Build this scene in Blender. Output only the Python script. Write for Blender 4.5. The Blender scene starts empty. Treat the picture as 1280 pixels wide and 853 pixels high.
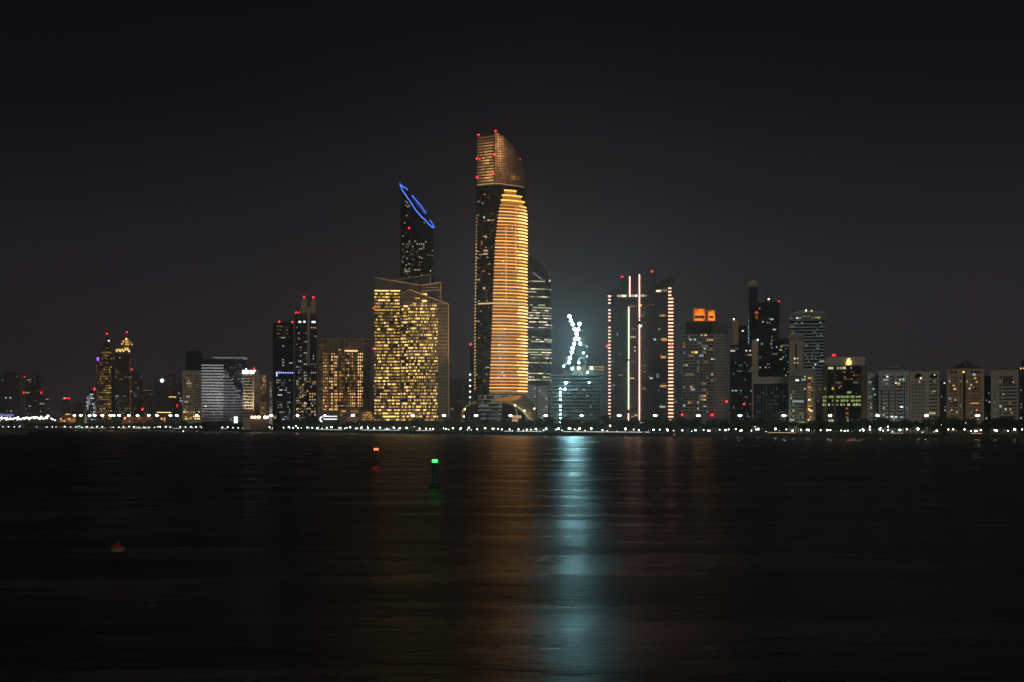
import bpy, math, random
from mathutils import Vector
random.seed(7)
R = random.random
PI = math.pi
C = bpy.context.scene.collection
F = 1600.0          # focal length in pixels of the 1280 px wide photo
CAMZ = 9.0          # camera height above the water
HOR = 531.0         # row of the horizon
LAND = 2.2          # height of the reclaimed land above the water

# ------------------------------------------------------------------ materials
def srgb(r, g, b):
    f = lambda c: (c/255/12.92) if c <= 10.3 else ((c/255+0.055)/1.055)**2.4
    return (f(r), f(g), f(b), 1)

def mat(name, col, rough=0.7, metal=0.0, noise=0.18, scale=0.25, bump=0.0, spec=0.5):
    m = bpy.data.materials.new(name); m.use_nodes = True
    nt = m.node_tree; p = nt.nodes['Principled BSDF']
    p.inputs['Roughness'].default_value = rough
    p.inputs['Metallic'].default_value = metal
    p.inputs['Specular IOR Level'].default_value = spec
    tc = nt.nodes.new('ShaderNodeTexCoord')
    n = nt.nodes.new('ShaderNodeTexNoise'); n.inputs['Scale'].default_value = scale
    n.inputs['Detail'].default_value = 5
    nt.links.new(tc.outputs['Object'], n.inputs['Vector'])
    r = nt.nodes.new('ShaderNodeMapRange')
    r.inputs['To Min'].default_value = 1-noise; r.inputs['To Max'].default_value = 1+noise
    nt.links.new(n.outputs['Fac'], r.inputs['Value'])
    mx = nt.nodes.new('ShaderNodeVectorMath'); mx.operation = 'SCALE'
    mx.inputs[0].default_value = col[:3]
    nt.links.new(r.outputs['Result'], mx.inputs['Scale'])
    nt.links.new(mx.outputs['Vector'], p.inputs['Base Color'])
    if bump:
        b = nt.nodes.new('ShaderNodeBump'); b.inputs['Strength'].default_value = bump
        nt.links.new(n.outputs['Fac'], b.inputs['Height'])
        nt.links.new(b.outputs['Normal'], p.inputs['Normal'])
    return m

EMLIST = {}
def em(name, col, s, sampled=False):
    """a lit surface: a lamp glass, a lit window pane, light painted as emission"""
    key = (name, tuple(col), s, sampled)
    if key in EMLIST: return EMLIST[key]
    m = bpy.data.materials.new(name); m.use_nodes = True
    p = m.node_tree.nodes['Principled BSDF']
    p.inputs['Base Color'].default_value = (0.03, 0.03, 0.03, 1)
    p.inputs['Roughness'].default_value = 0.3
    p.inputs['Emission Color'].default_value = (*col[:3], 1)
    p.inputs['Emission Strength'].default_value = s
    m.cycles.emission_sampling = 'FRONT' if sampled else 'NONE'
    EMLIST[key] = m
    return m

M = dict(
    concrete=mat('concrete', (.44, .41, .35), .85),
    cream=mat('cream_render', (.48, .42, .33), .85),
    warmcream=mat('sand_render', (.46, .33, .21), .85),
    greywall=mat('grey_panel', (.20, .20, .21), .8),
    palewall=mat('pale_panel', (.46, .47, .45), .8),
    greenwhite=mat('greenish_render', (.30, .33, .27), .85),
    pinkwall=mat('pinkish_render', (.36, .28, .25), .85),
    brown=mat('brown_panel', (.14, .10, .07), .7),
    darkwall=mat('dark_panel', (.045, .042, .045), .6),
    dusk=mat('charcoal_panel', (.08, .077, .08), .7),
    glass=mat('dark_glass', (.012, .014, .018), .16, 0, .3, .12),
    blueglass=mat('navy_glass', (.010, .014, .028), .2, 0, .3, .12),
    winglass=mat('window_glass', (.014, .015, .017), .2, 0, .3, .3),
    metal=mat('painted_steel', (.22, .22, .22), .45, .6),
    darkmetal=mat('dark_steel', (.05, .05, .05), .5, .5),
    gold=mat('gold_cladding', (.62, .38, .17), .6, 0),
    bronze=mat('bronze_shell', (.34, .27, .16), .36, .7),
    stone=mat('revetment_rock', (.10, .095, .085), .95, 0, .4, .6, .6),
    paving=mat('paving', (.22, .21, .19), .9),
    asphalt=mat('asphalt', (.05, .05, .05), .9),
    soil=mat('dry_ground', (.13, .115, .09), .95),
    bark=mat('bark', (.09, .065, .045), .9, 0, .3, 3),
    leaf=mat('leaves', (.06, .09, .04), .7, 0, .5, .7),
    leaf_lamplit=mat('lamplit_leaves', (.09, .115, .035), .7, 0, .5, .7),  # paler leaf copy, lamp light put into the colour
    roof=mat('dark_roof', (.05, .04, .04), .8),
    orangewall=mat('orange_render', (.75, .36, .10), .8),
    terracotta=mat('terracotta_render', (.5, .2, .08), .8),
    yellow=mat('yellow_formwork', (.62, .50, .06), .6),
    redpaint=mat('red_paint', (.09, .012, .01), .45, 0, .15, 3),
    greenpaint=mat('green_paint', (.01, .075, .035), .45, 0, .15, 3),
    whitepaint=mat('white_paint', (.72, .70, .66), .5, 0, .12, 4),
    blackpaint=mat('black_rubber', (.02, .02, .02), .6),
)
WARM, GOLD, WHITE, COOL = (1, .47, .12), (1, .58, .13), (1, .86, .58), (.66, .92, 1)
ORANGE, GREENW = (1, .38, .08), (.80, 1, .36)
def L(col, s): return em('lit_window', col, s)
W_ = dict(
    g1=L(GOLD, .10), g2=L(GOLD, .30), g3=L(GOLD, .85), g4=L((1, .64, .20), 2.2),
    w1=L(WARM, .08), w2=L(WARM, .26), w3=L(WARM, .8), w4=L((1, .56, .20), 1.8),
    p1=L(WHITE, .06), p2=L(WHITE, .20), p3=L(WHITE, .6), p4=L(WHITE, 1.4),
    c1=L(COOL, .06), c2=L(COOL, .20), c3=L(COOL, .65), c4=L((.85, .97, 1), 1.5),
    o2=L(ORANGE, .22), o3=L(ORANGE, .7), y2=L(GREENW, .18), y3=L(GREENW, .36), y4=L((.9, 1, .5), .62),
    t1=L((.45, .85, .9), .04), t2=L((.5, .9, .95), .12), t3=L((.6, .95, 1), .4),
)
RED = em('red_lamp', (1, .012, .02), 8, True)

# ------------------------------------------------------------------ mesh kit
class MB:
    def __init__(s): s.v = []; s.f = []; s.mi = []; s.mats = []
    def m(s, mt):
        if mt not in s.mats: s.mats.append(mt)
        return s.mats.index(mt)
    def add(s, vs, fs, mt):
        b = len(s.v); s.v += [tuple(p) for p in vs]; i = s.m(mt)
        for f in fs: s.f.append(tuple(b+k for k in f)); s.mi.append(i)
    def box(s, x0, x1, y0, y1, z0, z1, mt):
        vs = [(x, y, z) for z in (z0, z1) for y in (y0, y1) for x in (x0, x1)]
        s.add(vs, [(0, 2, 3, 1), (4, 5, 7, 6), (0, 1, 5, 4), (2, 6, 7, 3), (0, 4, 6, 2), (1, 3, 7, 5)], mt)
    def prism(s, poly, y0, y1, mt):
        """poly: outline in (x, z), counter-clockwise seen from -y, extruded along y"""
        a = sum(poly[i][0]*poly[(i+1) % len(poly)][1]-poly[(i+1) % len(poly)][0]*poly[i][1] for i in range(len(poly)))
        if a < 0: poly = poly[::-1]
        n = len(poly)
        vs = [(x, y0, z) for x, z in poly]+[(x, y1, z) for x, z in poly]
        fs = [tuple(range(n)), tuple(range(2*n-1, n-1, -1))]
        fs += [(i, i+n, (i+1) % n+n, (i+1) % n) for i in range(n)]
        s.add(vs, fs, mt)
    def plan(s, pts, z0, z1, mt):
        """pts: plan outline (x, y); z0/z1 numbers or functions of (x, y)"""
        a = sum(pts[i][0]*pts[(i+1) % len(pts)][1]-pts[(i+1) % len(pts)][0]*pts[i][1] for i in range(len(pts)))
        if a < 0: pts = pts[::-1]
        g = lambda z, p: z(*p) if callable(z) else z
        n = len(pts)
        vs = [(*p, g(z0, p)) for p in pts]+[(*p, g(z1, p)) for p in pts]
        fs = [tuple(range(n-1, -1, -1)), tuple(range(n, 2*n))]
        fs += [(i, (i+1) % n, (i+1) % n+n, i+n) for i in range(n)]
        s.add(vs, fs, mt)
    def bar(s, a, b, r, mt, n=4, r2=None):
        a, b = Vector(a), Vector(b); d = b-a
        if d.length < 1e-6: return
        d.normalize(); up = Vector((0, 0, 1)) if abs(d.z) < .9 else Vector((1, 0, 0))
        p = d.cross(up).normalized(); q = d.cross(p)
        r2 = r if r2 is None else r2
        vs = [c+(p*math.cos(t)+q*math.sin(t))*rr for c, rr in ((a, r), (b, r2)) for t in [2*PI*i/n+PI/4 for i in range(n)]]
        fs = [tuple(range(n)), tuple(range(2*n-1, n-1, -1))]+[(i, i+n, (i+1) % n+n, (i+1) % n) for i in range(n)]
        s.add(vs, fs, mt)
    def tube(s, pts, r, mt, n=6, closed=False):
        P = list(pts)+([pts[0]] if closed else [])
        for a, b in zip(P, P[1:]): s.bar(a, b, r, mt, n)
    def lathe(s, prof, mt, n=20, c=(0, 0), sx=1, sy=1):
        """prof: (radius, z) from bottom to top"""
        vs = [(c[0]+r*sx*math.cos(2*PI*i/n), c[1]+r*sy*math.sin(2*PI*i/n), z) for r, z in prof for i in range(n)]
        fs = [(j*n+i, j*n+(i+1) % n, (j+1)*n+(i+1) % n, (j+1)*n+i) for j in range(len(prof)-1) for i in range(n)]
        fs += [tuple(range(n-1, -1, -1)), tuple(range((len(prof)-1)*n, len(prof)*n))]
        s.add(vs, fs, mt)
    def ball(s, c, r, mt, n=10, m=6, sz=1):
        prof = [(max(r*math.sin(PI*j/m), r*.02), c[2]-r*sz*math.cos(PI*j/m)) for j in range(m+1)]
        s.lathe(prof, mt, n, (c[0], c[1]))
    def mesh(s, name):
        me = bpy.data.meshes.new(name); me.from_pydata(s.v, [], s.f)
        for mt in s.mats: me.materials.append(mt)
        me.polygons.foreach_set('material_index', s.mi); me.update()
        return me
    def build(s, name, parent=None, loc=(0, 0, 0), smooth=False):
        me = s.mesh(name)
        if smooth: me.polygons.foreach_set('use_smooth', [True]*len(me.polygons))
        o = bpy.data.objects.new(name, me); C.objects.link(o)
        o.parent = parent; o.location = loc
        return o

def tag(o, label=None, cat=None, group=None, kind=None):
    for k, v in (('label', label), ('category', cat), ('group', group), ('kind', kind)):
        if v: o[k] = v
    return o
def empty(name, loc, rz=0):
    o = bpy.data.objects.new(name, None); C.objects.link(o)
    o.location = loc; o.rotation_euler = (0, 0, rz); o.empty_display_size = 1
    return o
def copy_tree(o, parent=None):
    c = o.copy(); C.objects.link(c); c.parent = parent
    for ch in KIDS.get(o.name, []): copy_tree(ch, c)
    return c
KIDS = {}
def remember(root, kids): KIDS[root.name] = list(kids)

def at(px, D): return ((px-640)/F*D, D)
def zat(py, D): return CAMZ+(HOR-py)*D/F

# ------------------------------------------------------------------ buildings
PANES = {}
def pane_mesh(mt):
    if mt.name not in PANES:
        b = MB(); b.box(-.5, .5, -.12, .05, -.5, .5, mt); PANES[mt.name] = b.mesh('window')
    return PANES[mt.name]

BLD = []       # (px0, px1, D, short name) for the labels of what stands in front
class B:
    """a building whose front faces the camera; everything is given in photo pixels and turned into metres"""
    def __init__(s, name, label, px0, px1, D, short=None, cat='building', group=None):
        s.D = D; s.pc = (px0+px1)/2; x = (s.pc-640)/F*D
        s.th = math.atan2(x, D); s.S = D/F*math.cos(s.th); s.Z = D/F
        s.root = empty(name, (x, D, LAND), -s.th); tag(s.root, label, cat, group)
        s.wins = []; s.px = (px0, px1)
        if short: BLD.append((px0, px1, D, short))
    def u(s, px): return (px-s.pc)*s.S
    def z(s, py): return CAMZ+(HOR-py)*s.Z-LAND
    def box(s, name, px0, px1, pyt, pyb, v0, v1, mt, parent=None):
        b = MB(); b.box(s.u(px0), s.u(px1), v0, v1, max(s.z(pyb), 0) if pyb is not None else 0, s.z(pyt), mt)
        return b.build(name, parent or s.root)
    def prism(s, name, poly, v0, v1, mt):
        b = MB(); b.prism([(s.u(x), s.z(y) if y is not None else 0) for x, y in poly], v0, v1, mt)
        return b.build(name, s.root)
    def win(s, u, v, z, w, h, mt, rz=0, pri=0): s.wins.append((pri, u, v, z, w, h, mt, rz))
    def w1(s, px, py, wpx, hpx, mt, v=0):
        s.win(s.u(px), v, s.z(py), wpx*s.S, hpx*s.Z, W_[mt] if isinstance(mt, str) else mt, 0, 3)
    def grid(s, px0, px1, py0, py1, nu, nz, fw, fh, lit=(), dark=None, v=0, run=.25, pri=1, fn=None):
        du, dz = (px1-px0)/nu, (py1-py0)/nz
        for j in range(nz):
            cur = None
            for i in range(nu):
                cx, cy = px0+(i+.5)*du, py0+(j+.5)*dz
                L_ = fn(cx, cy) if fn else lit
                if cur is None or R() > run:
                    cur = dark; t = R()
                    for k, pr in L_:
                        t -= pr
                        if t < 0: cur = W_[k]; break
                if cur is None or L_ is None: continue
                isl = cur is not dark
                vv = v(cx) if callable(v) else (v, 0)
                s.win(s.u(cx), vv[0], s.z(cy), du*fw*s.S, dz*fh*s.Z, cur, vv[1], pri+(2 if isl else 0))
    def beacon(s, px, py, v=0, mt=None, r=1.0):
        r *= .85
        b = MB(); b.ball((0, 0, 0), r*s.D/1300, mt or RED, 8, 5); b.bar((0, 0, -r*3), (0, 0, -r*.8), .15, M['darkmetal'])
        return b.build('warning_light', s.root, (s.u(px), v-.3, s.z(py)))
    def done(s, limit=100):
        s.wins.sort(key=lambda t: (-t[0], -t[4]*t[5]))
        sep, rest = s.wins[:limit], s.wins[limit:]
        for _, u, v, z, w, h, mt, rz in sep:
            o = bpy.data.objects.new('window', pane_mesh(mt)); C.objects.link(o); o.parent = s.root
            o.location = (u, v, z); o.scale = (w, 1, h); o.rotation_euler = (0, 0, rz)
        if rest:
            b = MB()
            for _, u, v, z, w, h, mt, rz in rest:
                c, q = math.cos(rz), math.sin(rz)
                vs = [(u+x*c-y*q, v+x*q+y*c, zz) for y in (-.12, .05) for zz in (z-h/2, z+h/2) for x in (-w/2, w/2)]
                b.add(vs, [(0, 1, 3, 2), (0, 2, 6, 4), (1, 5, 7, 3), (2, 3, 7, 6), (0, 4, 5, 1)], mt)
            o = b.build('window', s.root); o['kind'] = 'stuff'
        return s

def text_part(txt, size, mt, parent, loc, depth=.3, name='sign_lettering'):
    cu = bpy.data.curves.new(name, 'FONT'); cu.body = txt; cu.size = size; cu.extrude = depth; cu.align_x = 'CENTER'
    cu.offset = size*.02
    t = bpy.data.objects.new(name+'_tmp', cu); C.objects.link(t)
    dg = bpy.context.evaluated_depsgraph_get(); me = bpy.data.meshes.new_from_object(t.evaluated_get(dg))
    bpy.data.objects.remove(t); me.materials.clear(); me.materials.append(mt)
    o = bpy.data.objects.new(name, me); C.objects.link(o); o.parent = parent
    o.location = loc; o.rotation_euler = (PI/2, 0, 0)
    return o

SPARSE_W = (('p2', .03), ('p3', .03), ('w3', .02), ('c3', .02), ('w2', .02))
SPARSE_C = (('c2', .04), ('c3', .04), ('p3', .03), ('p2', .03))

# ================= the far west end of the skyline =================
def far(name, label, px0, px1, top, D, mt='dusk', depth=25, lit=SPARSE_W, nu=6, pitch=3.2, dark=True, short=None, extra=None):
    b = B(name, label, px0, px1, D, short)
    b.box('wall', px0, px1, top, None, 0, depth, M[mt])
    b.box('roof', px0+(px1-px0)*.2, px1-(px1-px0)*.25, top-1.6, top-.1, depth*.3, depth*.8, M['roof'])
    nz = max(2, int((526-top-2)/pitch))
    b.grid(px0+.6, px1-.6, top+2, 526, nu, nz, .6, .5, lit, M['winglass'] if dark else None)
    if extra: extra(b)
    return b.done(60)

far('apartment_tower', 'far dim tower cut by the left picture edge', -12, 5, 472, 2950, lit=(('c2', .05), ('c3', .05), ('p3', .05)))
far('apartment_tower', 'broad dark far tower with two white windows, first whole one from the left', 5, 25, 467, 2900, nu=8,
    lit=(('p2', .03), ('c2', .03), ('p3', .012)), extra=lambda b: (b.w1(7.5, 497.5, 1.6, 1, 'c4'), b.w1(13, 497.5, 2, 1, 'c4')))
far('apartment_tower', 'narrow far tower with a pale light line along its roof', 31.5, 39.5, 474, 2850, nu=4,
    extra=lambda b: (b.w1(36.5, 474.8, 5, .7, 'p3'), b.beacon(29.8, 491, 1), b.beacon(30.8, 471.5, 2, r=.5)))
far('office_tower', 'dark flat topped far tower just right of the one with a roof light line', 39.8, 51.5, 467.5, 2800, 'darkwall', nu=5,
    lit=(('p1', .04), ('w1', .04)), extra=lambda b: (b.beacon(51.5, 491, 0), b.beacon(50.8, 468.5, 1, em('dim_lamp', (1, .8, .7), 1.5), .5)))
far('apartment_block', 'low dim far block beside the dark flat topped tower', 49, 62, 498, 2750, nu=6,
    extra=lambda b: b.w1(59, 499.3, 4, .7, 'p3'))
far('apartment_block', 'far low block under a glowing red roof sign', 76, 88, 501, 2800, nu=6,
    extra=lambda b: (b.box('roof_sign', 79, 88, 497.3, 499, 0, 1, em('red_sign', (1, .01, .04), 2.2, True)), b.w1(80.5, 498.2, 1.6, 1.6, 'p4', -.3), b.w1(85, 518, 6, 1.2, 'w4')))
far('apartment_block', 'faint low far block between the red sign and the white windowed block', 90, 104, 504, 2950, nu=6, lit=(('w1', .05), ('p2', .03)))
far('apartment_block', 'small block full of blue white windows beside the stepped towers', 107, 120, 490, 2500, 'darkwall', nu=8, pitch=2.3,
    lit=(('c3', .16), ('c4', .14), ('c2', .16)), short='block of blue white windows',
    extra=lambda b: (b.beacon(118.3, 486.5, 2, r=1.4), b.beacon(124, 486, 2, r=1.4)))

# the two stepped towers
b = B('stepped_tower', 'stepped dark tower with olive gold windows and a plain dark pyramid top', 120, 143, 2400, 'stepped tower with the dark pyramid top')
b.box('wall', 122, 143, 450, None, 0, 30, M['darkwall'])
b.box('side_wing', 119.5, 124, 454, None, -3, 20, M['brown'])
b.box('upper_storey', 126, 141, 437, 450, 2, 26, M['darkwall'])
b.prism('pyramid_roof', [(127.5, 437), (131, 427), (133.7, 418.5), (136.5, 427), (139.5, 437)], 4, 22, M['roof'])
b.grid(124.5, 139.5, 452, 524, 9, 25, .75, .5, (('g1', .3), ('g2', .32), ('g3', .12)), M['winglass'])
b.grid(120, 123.6, 456, 524, 2, 22, .6, .5, (('g1', .2), ('w2', .25)), M['winglass'], v=-3)
b.grid(127, 140, 439, 450, 6, 3, .8, .5, (('g2', .3), ('w2', .2)), None, v=2)
b.w1(134, 435.3, 5, .9, 'w2', 1.9); b.w1(142, 447.8, 1.5, .9, 'g3')
b.beacon(133.6, 416.8, 10, r=.9); b.beacon(136, 426, 3, em('white_lamp', (.9, .95, 1), 5), .8)
b.box('lit_fin', 121, 123.6, 447.2, 451.5, -3.6, -3.1, em('violet_lamp', (.45, .12, 1), 2.2))
b.done(100)
b = B('stepped_tower', 'stepped tower crowned by a floodlit golden pyramid', 143, 166, 2350, 'tower crowned by a golden pyramid')
b.box('wall', 143, 166, 443, None, 0, 30, M['darkwall'])
b.box('upper_storey', 151, 165, 432, 443, 2, 26, M['brown'])
b.prism('pyramid_roof', [(151, 432), (154.5, 425), (158.3, 420.5), (162, 425), (165, 432)], 4, 22, M['gold'])
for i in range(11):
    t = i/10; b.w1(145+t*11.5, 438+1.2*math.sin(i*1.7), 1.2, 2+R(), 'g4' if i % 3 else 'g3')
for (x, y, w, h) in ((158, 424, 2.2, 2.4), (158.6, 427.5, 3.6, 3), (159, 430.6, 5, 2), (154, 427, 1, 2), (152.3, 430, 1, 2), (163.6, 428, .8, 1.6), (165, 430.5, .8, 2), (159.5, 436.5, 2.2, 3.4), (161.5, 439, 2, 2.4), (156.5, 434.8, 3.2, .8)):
    b.w1(x, y, w, h, random.choice(('g3', 'g4', 'g4')), 1.5)  # pyramid's floodlit gold put on as glowing panes
b.grid(144, 165, 446, 524, 9, 26, .6, .45, (('w1', .1), ('p2', .06), ('g2', .03), ('p3', .02)), M['winglass'])
b.grid(162.3, 163.6, 446, 524, 1, 30, .8, .5, (('w2', .8),), None)
b.beacon(158.6, 415.2, 8, r=.9); b.beacon(165, 462, -1, r=.7)
b.done(100)

far('office_tower', 'plain dim tower right of the golden pyramid tower', 166.5, 178, 468, 2450, nu=5, lit=(('p2', .05), ('w2', .03), ('p3', .02)), short='plain dim tower')
far('apartment_block', 'dim block with one pale light line under its roof', 178, 192, 486, 2400, nu=7, lit=(('p2', .05), ('w1', .05)),
    short='dim block with a light line', extra=lambda b: (b.w1(184, 488.2, 10, .7, 'p2'), b.beacon(178.3, 511.5, -2, r=1.1)))
far('office_tower', 'dark tower with one round white lamp high on its front', 192.5, 208, 474, 2200, 'darkwall', nu=7, lit=(('p1', .04),),
    short='dark tower with a round lamp', extra=lambda b: (b.beacon(202.5, 476, -1, em('round_lamp', (.9, .95, 1), 9, True), 1.9), b.w1(205, 515.8, 18, 1, 'g4', -3), b.box('podium', 195, 222, 514.5, None, -2.9, 0, M['darkwall'])))
far('office_tower', 'dark tower with a thin mast and a yellow lit floor', 207.5, 222.5, 470, 2250, 'dusk', nu=6, lit=(('p1', .05),),
    short='dark tower with a mast', extra=lambda b: (b.box('mast', 217, 217.8, 454, 469.8, 5, 6, M['darkmetal']), b.w1(215.5, 496.5, 9, 1.1, 'g4'), b.beacon(222, 507, -1, r=1)))
far('apartment_block', 'narrow dim block between the mast tower and the two tone tower', 222, 229, 478, 2200, nu=3)
b = B('office_tower', 'two tone tower, black glass above and cream walls below', 228, 252.5, 1900, 'two tone tower')
b.box('wall', 228, 252, 463.5, None, 0, 26, M['cream'])
b.box('glass_upper', 232, 252, 438.5, 463.2, 2, 24, M['glass'])
b.box('corner_fin', 251.5, 254, 440, None, 5, 22, M['brown'])
b.grid(230.5, 239.5, 468, 524, 4, 17, .72, .5, (('g1', .25), ('g2', .12), ('p3', .04)), M['winglass'])
b.grid(241.5, 251, 468, 524, 4, 17, .72, .5, (('g1', .12), ('p1', .06)), M['glass'])
b.grid(229, 250, 514, 525, 9, 4, .7, .6, (('g3', .22), ('g4', .12), ('g2', .3)), None, v=-.1)
b.box('pier', 239.6, 241.3, 464, None, -.8, -.05, M['cream'])
b.done(100)

# banded office with the dark glass corner
b = B('banded_office', 'pale office block striped by white floor bands with a dark glass corner', 252, 309, 1720, 'white banded office')
b.box('wall', 252, 304, 449, None, 0, 34, M['glass'])
b.box('roof_parapet', 266, 309, 446.5, 449.5, 1, 35, M['palewall'])
b.box('glass_corner', 304, 309, 449.5, None, 4, 34, M['blueglass'])
nb = 20
for j in range(nb):
    y = 456+j*3.62
    bb = MB(); bb.box(b.u(252), b.u(279.5), -1.0, -.06, b.z(y+1.9), b.z(y), M['palewall'])
    bb.build('floor_band', b.root)
    xr = min(304, 279.5+max(0, j*2.1))
    if xr > 282:
        bb = MB(); bb.box(b.u(279.6), b.u(xr), -.7, -.05, b.z(y+2.0), b.z(y+.2), M['greywall']); bb.build('floor_band', b.root)
b.grid(253, 303, 454.2, 526.5, 26, 20, .7, .42, (('c2', .03), ('p3', .015), ('t3', .02)), None, v=-.05)
b.grid(285, 307, 458, 490, 8, 9, .5, .4, (('t2', .18), ('c3', .05)), None, v=-.05, fn=lambda x, y: (('t2', .16), ('c3', .06)) if y < 456+(x-279)*1.6 else ())
b.w1(271, 451.8, 5, 1.6, 't3', .9); b.w1(257, 508, 2, 1.3, 'c4', -1.1)
b.box('lit_sign_board', 292.5, 297, 521, 529, -6, -5, em('white_board', (.75, .85, 1), 2.4, True))
b.done(100)

b = B('office_building', 'cream office lit from below with small white rooftop letters', 304, 317, 1620, 'cream office with white letters')
b.box('wall', 303.5, 317, 468, None, 0, 22, M['cream'])
for j in range(14):
    y = 471+j*3.75
    bb = MB(); bb.box(b.u(304), b.u(316), -.5, -.05, b.z(y+1.3), b.z(y), M['glass']); bb.build('window_strip', b.root)
SIGN = em('white_sign', (.92, .97, 1), 4, True)
text_part('aber', 9.5, SIGN, b.root, (b.u(311.2), -.4, b.z(467.3)))
bb = MB(); bb.prism([(b.u(303), b.z(465)), (b.u(304.7), b.z(462.4)), (b.u(306.2), b.z(465)), (b.u(304.7), b.z(468))], -.7, 0, SIGN); bb.build('sign_emblem', b.root)
b.box('corner_pier', 316.2, 317.6, 462, None, -.6, 20, M['warmcream'])
b.beacon(317.6, 460.8, 1, r=.8); b.done(100)
b = B('office_tower', 'slim brown tower beside the lit cream office', 317.8, 325, 1700, 'slim brown tower')
b.box('wall', 317.8, 325, 463, None, 0, 24, M['brown']); b.grid(318.4, 324.4, 466, 524, 2, 17, .6, .5, (('w1', .15),), M['winglass']); b.done(100)
b = B('apartment_tower', 'narrow sand coloured tower with rows of little amber windows', 325, 332.5, 1650, 'narrow sand coloured tower')
b.box('wall', 325, 332.5, 469, None, 0, 20, M['warmcream'])
b.grid(325.5, 332, 471, 524, 4, 17, .5, .6, (('w2', .35), ('w3', .08)), M['winglass']); b.done(100)
b = B('pavilion', 'low dark pavilion with a row of round amber lamps on its eave', 313, 334, 1560, None)
b.box('wall', 313, 334, 522.5, None, 0, 12, M['brown']); b.box('eave', 312.5, 334.5, 521, 522.4, -1, 13, M['darkwall'])
for x, m_ in ((315, 'w4'), (318.6, 'w4'), (322.6, 'w4'), (324, 'w3'), (331, 'g4'), (334.2, 'g4')):
    bb = MB(); bb.ball((0, 0, 0), 1.6, em('eave_lamp', (1, .62, .35) if m_[0] == 'w' else (1, .85, .5), 7, True), 8, 6); bb.build('eave_lamp', b.root, (b.u(x), -2, b.z(521.7)))
b.done()
b = B('lattice_shaft', 'thin pale shaft dotted with white lights before the dark glass tower', 336.5, 340.5, 1650, cat='shaft')
b.box('wall', 336.5, 340.5, 478, None, 0, 6, M['concrete']); b.grid(337.5, 339.6, 480, 524, 1, 17, .8, .5, (('p2', .6), ('p3', .2)), M['winglass']); b.done()

# the two dark towers
b = B('office_tower', 'black glass tower with a short row of blue lights part way up', 340.5, 368, 1560, 'black tower with blue lights')
pts = [(b.u(341), 5), (b.u(346), 0), (b.u(362), 0), (b.u(367.5), 6), (b.u(367.5), 32), (b.u(341), 32)]
bb = MB(); bb.plan(pts, 0, b.z(403.5), M['glass']); bb.build('wall', b.root)
b.box('roof_crown', 347, 366, 401.3, 403.4, 4, 26, M['darkwall'])
b.box('edge_fin', 367, 368.3, 404, None, 2, 6, M['metal'])
b.grid(346, 362, 406, 424, 9, 4, .6, .35, (('p1', .4), ('p2', .25)), None)
for x, y, w in ((354, 432.7, 2), (354, 449.8, 2), (354, 453.5, 2), (354, 457, 2), (353.8, 422.5, 3.4), (363.5, 453.8, 4)): b.w1(x, y, w, 1.1, 'c3' if w == 2 else 'p3')
b.grid(345, 363, 474, 526, 9, 17, .5, .4, (('c2', .12), ('c3', .1), ('p3', .06), ('c4', .04)), M['winglass'], v=-.05)
b.box('lit_ledge', 345.5, 367, 465.5, 466.7, -.8, -.06, em('blue_strip', (.1, .16, 1), .8))
for i in range(7): b.w1(349+i*2.8, 466.3, 1.2, 1.2, em('blue_lamp', (.42, .5, 1), 2.6), -1)
b.w1(346, 468, 1.5, 5.5, em('blue_lamp', (.42, .5, 1), 2.6), -1); b.w1(349.6, 464.6, 4, 1.3, 'c2', -1)
b.beacon(349, 402.3, 3); b.beacon(365.4, 402.6, 3); b.done(100)
b = B('office_tower', 'tall tower with two pale roof horns and a cream central spine', 367, 396.5, 1620, 'tower with two roof horns')
b.box('wall', 368.5, 396, 393, None, 0, 30, M['glass'])
b.prism('shoulder', [(369, 393), (371.5, 384), (375, 393)], 3, 24, M['darkwall'])
b.prism('roof_horn', [(376, 393), (376, 378), (378.5, 372.5), (383.5, 372.5), (384, 393)], 2, 22, M['warmcream'])
b.prism('roof_horn', [(387.5, 393), (388, 381), (391, 372.5), (394.5, 374), (394.8, 393)], 2, 22, M['warmcream'])
b.box('roof_block', 384.2, 387.3, 384, 392.8, 3, 20, M['cream'])
b.box('collar', 369, 395.5, 392, 398.5, -.5, 1.5, M['darkwall'])
b.box('spine', 384.2, 387.2, 388, 458, -1.2, -.05, M['warmcream'])
for j in range(17): b.box('spandrel', 370, 383.8, 408+j*7, 408.9+j*7, -.4, -.04, M['dusk'])
for x, y, w in ((374.8, 402.7, 3.4), (380.5, 402.5, 2.8), (392, 402.6, 5)): b.w1(x, y, w, 2.4, 'c4', -.06)
b.grid(370, 384, 408, 524, 6, 33, .55, .4, (('c3', .06), ('p3', .05), ('c2', .08), ('p4', .03), ('g2', .03)), None, v=-.05)
b.grid(388, 395.5, 408, 524, 3, 33, .5, .4, (('c3', .05), ('p3', .04), ('p2', .05)), None, v=-.05)
b.grid(371, 395, 472, 524, 8, 14, .5, .5, (('g3', .1), ('g2', .12), ('p3', .05)), None, v=-.08)
b.beacon(380, 371.2, 3); b.beacon(391.8, 371.5, 3); b.beacon(370.2, 391, 2); b.beacon(373.4, 391, 2, r=.6); b.done(100)

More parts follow.
